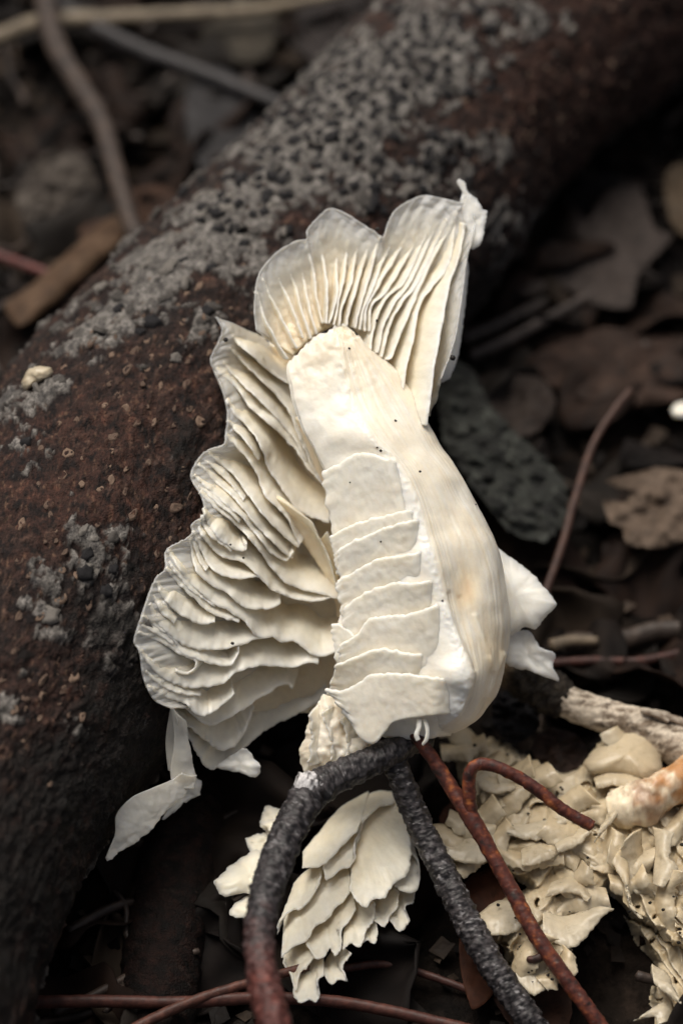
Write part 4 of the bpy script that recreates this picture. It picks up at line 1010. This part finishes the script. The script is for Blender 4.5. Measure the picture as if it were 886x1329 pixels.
def gtwig(pts, h, r0, r1, label, colfn, name='twig', group=None, sides=12, h1=None, **k):
    n_ = len(pts); path = []
    for i, (x, y) in enumerate(pts):
        t = i / (n_ - 1); path.append((x, y, gdepth(x, y, h + ((h1 if h1 is not None else h) - h) * t), r0 + (r1 - r0) * t))
    o = tube(name, path, M_TWIG, None, sides=sides, step=4, colfn=colfn, **k)
    tag(o, label, 'twig', group); return o
br = c_plain((.022, .015, .012), (.07, .047, .034))
gtwig([(-60, 70), (0, 46), (60, 26), (150, 22), (260, 16), (330, 12), (420, -5), (520, -30)], 90, 12, 6, 'long pale tan twig crossing behind the log near other dark twigs', c_plain((.12, .092, .062), (.24, .19, .13)))
gtwig([(55, -30), (70, 50), (100, 105), (130, 155), (148, 215), (165, 275), (186, 330)], 120, 15, 13, 'crooked brown twig hanging down to the upper side of the log', br, h1=230)
gtwig([(40, -20), (110, 25), (180, 62), (250, 88), (340, 125), (400, 150)], 80, 11, 9, 'dark purplish twig slanting down to the log from behind', c_plain((.012, .010, .0105), (.03, .025, .026)))
gtwig([(-40, 322), (0, 332), (50, 350), (110, 372), (150, 385)], 60, 7, 5, 'thin dark red twig running under the upper side of the log', c_plain((.07, .018, .015), (.13, .035, .028)))
gtwig([(818, 506), (795, 535), (768, 580), (745, 650), (730, 705), (708, 768), (700, 800)], 150, 4.5, 5.5, 'thin upright reddish twig beside the stem of the torn mushroom', c_plain((.05, .024, .018), (.09, .045, .032)), h1=60)
gtwig([(700, 862), (760, 858), (830, 858), (900, 845), (960, 840)], 30, 6, 6, 'thin dark red twig lying level above the pale broken branch', c_plain((.035, .014, .011), (.08, .028, .02)))
gtwig([(735, 835), (800, 832), (860, 818), (930, 822)], 22, 14, 13, 'brown stick lying level behind the thin red twig', c_plain((.03, .021, .016), (.07, .05, .038)))
gtwig([(715, 838), (740, 832), (775, 832)], 45, 9, 6, 'short splinter of pale wood beside the level brown stick', c_plain((.13, .10, .07), (.2, .15, .1)))
gtwig([(20, 1302), (120, 1300), (230, 1302), (330, 1296), (430, 1300), (520, 1316), (640, 1345)], 70, 9, 8, 'long dark red brown twig lying level under the jagged gill fragment', c_plain((.045, .016, .012), (.10, .035, .025)))
gtwig([(150, 1350), (190, 1327), (255, 1298), (330, 1274), (400, 1255)], 78, 8, 6, 'reddish twig slanting across the long level twig', c_plain((.055, .022, .016), (.13, .05, .034)))
gtwig([(64, 1165), (52, 1225), (42, 1290), (34, 1350)], 60, 3.5, 3.5, 'hair thin dark twig beside the shaded underside of the log', c_plain((.035, .025, .02), (.07, .05, .04)))
gtwig([(440, 1258), (500, 1252), (560, 1268), (620, 1290)], 18, 6, 5, 'short red twig half hidden behind the jagged gill fragment', c_plain((.045, .018, .014), (.09, .035, .026)))
gtwig([(600, 440), (650, 420), (700, 395), (740, 372)], 40, 10, 8, 'brown stick beneath the lobed leaf to the right of the log', c_plain((.03, .022, .018), (.06, .045, .038)))
gtwig([(610, 462), (660, 440), (720, 408), (770, 380)], 55, 8, 7, 'slim brown stick parallel to the stick beneath the lobed leaf', c_plain((.035, .026, .022), (.07, .052, .044)))
# broken branch stub with pale wood
STUB = empty('broken_branch', P([770, 930, -170]), 'pale weathered broken branch with dark bark collar right of the torn mushroom', 'branch')
def sd_(x, y): return gdepth(x, y, 150)
tube('bark_collar', [(640, 862, -190, 16), (660, 870, -188, 22), (690, 884, -184, 27), (715, 900, -180, 28), (735, 914, -178, 21)], M_BARK, STUB, sides=48, step=1.5, bump=.4, bs=16, colfn=lambda G, s, k, sd: mixc(c_plain((.012, .010, .009), (.05, .04, .03))(G, s, k, sd), (.24, .17, .10), ss(.35, .12, s)))
tube('wood', [(700, 893, -182, 18), (735, 911, -178, 21), (775, 926, -174, 22), (825, 942, -168, 24), (875, 962, -160, 30), (930, 990, -150, 33), (1000, 1020, -140, 30)], M_WOOD, STUB, sides=60, step=1.4, bump=.1, bs=20,
     colfn=lambda G, s, k, sd: mixc(mixc((.16, .12, .085), (.58, .50, .40), ss(-.35, .2, fbm(G / np.array([26., 9., 9.]), sd, 4, .6))), (.06, .042, .03), ss(.28, .5, fbm(G / np.array([30., 12., 12.]), sd + 3, 4, .6)) * .9),
     post=lambda G: G + (ridged(G / np.array([40., 7., 7.]), 5, 2) - .6)[..., None] * np.array([0, -2.2, 2.2]))
for i, (x, y) in enumerate([(832, 922), (848, 924), (866, 930), (880, 942), (858, 950)]):
    tube('splinter', [(x, y, -145, 4), (x + 16, y + 4 + i, -138, 5), (x + 36, y + 14, -136, 3)], M_WOOD, STUB, sides=8, step=2, bump=.3, bs=8, colfn=c_plain((.2, .15, .11), (.5, .44, .36)))
# dark log stump piece in the shade under the big log
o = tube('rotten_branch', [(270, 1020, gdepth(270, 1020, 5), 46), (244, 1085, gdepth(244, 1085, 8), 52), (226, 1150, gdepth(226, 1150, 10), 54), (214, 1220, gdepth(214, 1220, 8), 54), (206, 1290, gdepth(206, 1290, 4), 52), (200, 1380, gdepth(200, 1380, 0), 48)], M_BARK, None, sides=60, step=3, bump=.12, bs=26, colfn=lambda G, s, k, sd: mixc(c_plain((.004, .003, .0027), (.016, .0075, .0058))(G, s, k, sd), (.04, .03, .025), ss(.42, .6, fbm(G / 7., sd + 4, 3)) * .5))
tag(o, 'short thick dark red rotten branch in the shade below the hanging flap', 'branch')

# ------------------------------------------------------------------ leaves
LD = .44  # leaf albedo cut, so the background's weak light sits in the colour
def leafcol(a, b, e=None):
    def f(G, rr, sd):
        n1 = fbm(G / 38., sd, 4, .6); n2 = fbm(G / 11., sd + 3, 3)
        c = mixc(np.asarray(a) * LD, np.asarray(b) * LD, ss(-.4, .45, n1 + .3 * n2))
        return mixc(c, np.asarray(a) * LD * .45, ss(.25, .5, n2) * .7)
    return f
def gleaf(outline, h, label, a, b, name='dead_leaf', wav=22, ws=70, group=None, th=3, tilt=(0, 0), rings=14, bulge=0, cat='leaf'):
    cx_, cy_ = np.mean([p[0] for p in outline]), np.mean([p[1] for p in outline])
    ol = [(x, y, gdepth(x, y, h + (x - cx_) * tilt[0] + (y - cy_) * tilt[1])) for x, y in outline]
    o = plate(name, ol, None, M_LEAF, rings=rings, n=120, th=th, jag=1.5, wav=wav, ws=ws, colfn=leafcol(a, b), bulge=bulge, rough=.6)
    tag(o, label, cat, group); return o
gleaf([(726, 278), (743, 268), (763, 285), (784, 251), (828, 237), (841, 271), (851, 298), (875, 305), (845, 339), (828, 359), (818, 400), (777, 398), (743, 380), (716, 369), (685, 386), (662, 376), (668, 352), (696, 325), (723, 312), (757, 332), (770, 319), (736, 298)], 62, 'lobed greyish tan dead leaf lying flat right of the log', (.085, .066, .058), (.125, .10, .09), wav=14)
gleaf([(862, 230), (880, 212), (930, 215), (950, 260), (930, 310), (885, 305), (866, 280)], 80, 'tan dead leaf beside the tip of the lobed leaf', (.12, .085, .055), (.17, .125, .085))
gleaf([(680, 470), (720, 445), (780, 425), (840, 430), (900, 440), (930, 480), (880, 520), (800, 530), (730, 510)], 40, 'curled reddish brown dead leaf below the lobed leaf', (.045, .028, .022), (.10, .062, .047), wav=34)
gleaf([(785, 624), (832, 612), (852, 606), (890, 612), (920, 640), (915, 690), (860, 712), (814, 708), (806, 685), (790, 678), (782, 650), (812, 652), (816, 634)], 70, 'pale torn curled dead leaf beyond the thin upright twig', (.16, .115, .085), (.30, .22, .165), wav=30, ws=34)
gleaf([(600, 500), (640, 485), (700, 490), (722, 520), (700, 560), (650, 570), (610, 545)], 60, 'mottled brown leaf scrap behind the stem, beneath the upper gills', (.05, .036, .03), (.09, .07, .06), wav=30)
gleaf([(6, 395), (40, 370), (90, 325), (140, 282), (166, 278), (160, 310), (120, 350), (70, 395), (25, 425)], 90, 'long curled orange tan dead leaf behind the left of the log', (.14, .082, .05), (.26, .165, .105), wav=12, bulge=20)
gleaf([(20, 250), (50, 205), (90, 190), (120, 215), (130, 250), (90, 265), (60, 290), (30, 285)], 70, 'crumpled pale grey brown leaf beside the crooked brown twig', (.08, .065, .055), (.19, .16, .135), wav=44, ws=34)
gleaf([(90, 280), (150, 250), (210, 240), (240, 270), (200, 300), (130, 330)], 50, 'reddish brown dead leaf between the crooked twig and the log', (.07, .036, .024), (.13, .07, .045), wav=24)
gleaf([(245, 110), (280, 85), (320, 110), (335, 170), (320, 240), (280, 250), (250, 200), (240, 150)], 60, 'smooth dark grey leaf standing behind the upper log', (.05, .047, .048), (.085, .08, .082), wav=14)
gleaf([(395, -20), (440, -30), (480, 0), (470, 60), (420, 90), (385, 50)], 50, 'dull mauve brown leaf beyond the top of the log', (.045, .037, .036), (.085, .07, .066), wav=18)
gleaf([(260, 20), (310, -10), (360, 20), (350, 70), (300, 90), (265, 60)], 50, 'faded olive brown leaf under the long pale twig', (.06, .05, .038), (.11, .092, .07), wav=16)
gleaf([(600, 1150), (640, 1125), (660, 1150), (655, 1220), (640, 1290), (612, 1310), (596, 1250)], 36, 'rust brown dead leaf between the forked twig and the crushed mushroom', (.075, .028, .016), (.13, .05, .028), wav=14)
gleaf([(570, 1060), (600, 1030), (640, 1040), (630, 1090), (590, 1110)], 30, 'small rust red leaf under the fork of the bent red twig', (.06, .024, .015), (.11, .045, .026), wav=12)
gleaf([(690, 965), (715, 945), (750, 955), (765, 985), (735, 1005), (700, 995)], 60, 'dark brown curled leaf in front of the pale broken branch', (.03, .019, .015), (.07, .042, .033), wav=24, ws=30)
gleaf([(640, 905), (670, 893), (695, 915), (700, 945), (670, 965), (640, 945)], 60, 'blackish leaf scrap at the foot of the stem', (.012, .011, .012), (.04, .036, .038), wav=34, ws=22)
gleaf([(640, 1295), (690, 1275), (740, 1290), (735, 1340), (680, 1350)], 26, 'dark red leaf where the forked and red twigs cross', (.05, .024, .018), (.09, .045, .03), wav=14)
# slab of lichen covered bark standing in the shade right of the log
def slabcol(G, rr, sd):
    n1 = fbm(G / 16., sd, 5, .65)
    c = mixc((.016, .016, .015), (.036, .038, .033), ss(-.3, .3, n1))
    return mixc(c, (.07, .073, .065), ss(.18, .4, n1) * .8)
sl_ol = [(566, 470), (610, 475), (640, 530), (690, 580), (730, 620), (738, 670), (705, 705), (660, 690), (620, 640), (575, 570)]
o = plate('bark_slab', [(x, y, gdepth(x, y, 120 + (640 - x) * .3)) for x, y in sl_ol], None, M_LICHEN, rings=40, n=200, th=26, jag=6, wav=26, ws=30, colfn=slabcol, rough=3)
tag(o, 'grey green lichen crusted bark slab in the shade between log and stem', 'bark')
# white crumbs of mushroom
for (pts, h, lab) in [([(870, 531), (876, 523), (890, 521), (897, 534), (888, 543), (874, 541)], 60, 'small bright white mushroom crumb on the litter beyond the reddish curled leaf')]:
    o = plate('mushroom_crumb', [(x, y, gdepth(x, y, h)) for x, y in pts], None, M_FLESH, th=12, n=50, jag=2, bulge=8); tag(o, lab, 'crumb')
d0 = logdepth(48, 490) or -120
o = plate('mushroom_crumb', [(28, 500, d0 - 4), (34, 482, d0), (50, 474, d0 + 4), (66, 478, d0 + 4), (68, 488, d0 + 4), (54, 494, d0 + 4), (44, 502, d0), (34, 506, d0 - 2)], None, M_OLD, th=18, n=60, jag=2, bulge=8, wav=4, ws=14, tint=(.4, .3))
tag(o, 'small cream mushroom crumb stuck on top of the log', 'crumb')

# ------------------------------------------------------------------ leaf litter all around
rgl = np.random.default_rng(77)
def leafmesh(i, a, b):
    n_, m_ = 17, 9
    u = np.linspace(0, 1, n_)[:, None]; v = np.linspace(-1, 1, m_)[None]
    wd = (np.sin(np.pi * u ** .8) ** .8) * .30 * (1 + .18 * np.sin(u * 21 + i) * (i % 2))
    X = u - .5 + 0 * v; Y = wd * v + .04 * np.sin(u * 3 + i); Z = .16 * np.abs(v) * wd * 2 + .10 * np.sin(u * (3 + i % 3) + i) + .05 * np.sin(v * 4 + u * 9 + i)
    G = np.stack([X, Y, Z], -1)
    V, F = solid(G, np.full((n_, m_), .012))
    nn_ = fbm(G * 5 + i * 7, i, 4, .6); c = mixc(a, b, ss(-.35, .4, nn_)); vein = np.exp(-(v / .07) ** 2) + 0 * u
    c = mixc(c, np.asarray(b) * 1.3, vein * .5); c = c.reshape(-1, 3)
    return rawmesh('litter_leaf', V, F, M_LEAF, np.vstack([c, c]))
pal = [((.006, .0045, .004), (.016, .011, .0085)), ((.009, .0055, .0045), (.024, .014, .010)), ((.009, .0075, .0065), (.022, .018, .0155)), ((.016, .0115, .0085), (.038, .027, .0195)), ((.005, .004, .0038), (.012, .009, .008))]  # litter colours darkened too, standing in for weak light behind
lms = [leafmesh(i, *pal[i % 5]) for i in range(10)]
def onlog(x, y):
    d = np.hypot(AX[:, 0] - x, AX[:, 1] - y)
    big = catmull(AX[:, :4], 200); return (np.hypot(big[:, 0] - x, big[:, 1] - y) < .035).any()
kinds = ['dark brown curled dead leaf in the litter around the log', 'reddish brown curled dead leaf in the litter around the log', 'greyish curled dead leaf in the litter around the log', 'tan curled dead leaf in the litter around the log', 'blackish dead leaf in the litter around the log']
cnt = 0
while cnt < 170:
    x, y = rgl.uniform(-.19, .19), rgl.uniform(-.11, .46)
    if onlog(x, y): continue
    px_, py_, _ = project(np.array([x, y, .01]))
    if not (-60 < px_ < 946 and -60 < py_ < 1390): continue
    if 560 < px_ < 900 and 930 < py_ < 1340: continue                # under the crushed mushroom: unseen
    if 290 < px_ < 650 and 300 < py_ < 1000: continue                # behind the torn mushroom: unseen
    i = int(rgl.integers(10))
    s_ = rgl.uniform(.028, .062)
    o = bpy.data.objects.new('litter_leaf', lms[i]); COL.objects.link(o)
    o.location = (x, y, float(gheight(np.array(x), np.array(y))) + rgl.uniform(.001, .008)); o.rotation_euler = (rgl.normal(0, .3), rgl.normal(0, .3), rgl.uniform(0, 6.28)); o.scale = (s_, s_, s_)
    tag(o, kinds[i % 5], 'leaf', kinds[i % 5].split(' in the')[0].replace('leaf', 'leaves') + ' in the litter'); cnt += 1
cnt = 0
while cnt < 46:
    x, y = rgl.uniform(-.19, .19), rgl.uniform(-.11, .46)
    if onlog(x, y): continue
    px_, py_, _ = project(np.array([x, y, .01]))
    if not (-40 < px_ < 926 and -40 < py_ < 1370) or (290 < px_ < 900 and 300 < py_ < 1340): continue
    an = rgl.uniform(0, 3.14); L_ = rgl.uniform(120, 420)
    r = rgl.uniform(2.2, 6.5)
    pts = []
    for t in np.linspace(-.5, .5, 6):
        xx, yy = x + math.cos(an) * L_ * t * S + rgl.normal(0, .0012), y + math.sin(an) * L_ * t * S + rgl.normal(0, .0012)
        z = float(gheight(np.array(xx), np.array(yy))) + .006 + .012 * abs(t)
        a_, b_, d_ = project(np.array([xx, yy, z])); pts.append((a_, b_, d_, r * (1.15 - t * .5)))
    o = tube('litter_twig', pts, M_TWIG, None, sides=8, step=7, bump=.15, bs=16, colfn=c_plain((.02, .014, .012), (.065, .045, .035)))
    tag(o, 'thin brown twig scattered among the dead leaves', 'twig', 'thin twigs scattered in the litter'); cnt += 1
# crumbs of rotten leaf and bark, past counting
nb = 5200
X = rgl.uniform(-.22, .22, nb); Y = rgl.uniform(-.14, .48, nb); Z = gheight(X, Y) + rgl.uniform(.0005, .005, nb)
sz = rgl.uniform(.001, .004, nb); base = np.array([[-1, -.5, 0], [.2, -.8, .15], [1, .1, 0], [-.1, .7, .2], [-1, -.5, -.1], [.2, -.8, .05], [1, .1, -.1], [-.1, .7, .1]])
ang = rgl.uniform(0, 6.28, nb); tl_ = rgl.normal(0, .5, nb); tm = rgl.normal(0, .5, nb)
V = base[None] * sz[:, None, None] * rgl.uniform(.6, 1.4, (nb, 8, 1))
ca, sa = np.cos(ang)[:, None], np.sin(ang)[:, None]
x_, y_, z_ = V[..., 0], V[..., 1], V[..., 2]
z_ = z_ + x_ * tl_[:, None] + y_ * tm[:, None]
V = np.stack([x_ * ca - y_ * sa + X[:, None], x_ * sa + y_ * ca + Y[:, None], z_ + Z[:, None]], -1).reshape(-1, 3)
fb = np.array([[0, 1, 2, 3], [7, 6, 5, 4], [0, 4, 5, 1], [1, 5, 6, 2], [2, 6, 7, 3], [3, 7, 4, 0]])
F = (fb[None] + 8 * np.arange(nb)[:, None, None]).reshape(-1, 4)
t = rgl.uniform(0, 1, nb) ** 3
c = mixc((.007, .0055, .005), (.075, .054, .04), t); c = np.repeat(c, 8, 0)
o = mk('litter_crumbs', V, F, M_LEAF, None, c, False); o['kind'] = 'stuff'; o['label'] = 'dark crumbs of rotten leaf and bark strewn over the soil'; o['category'] = 'litter'
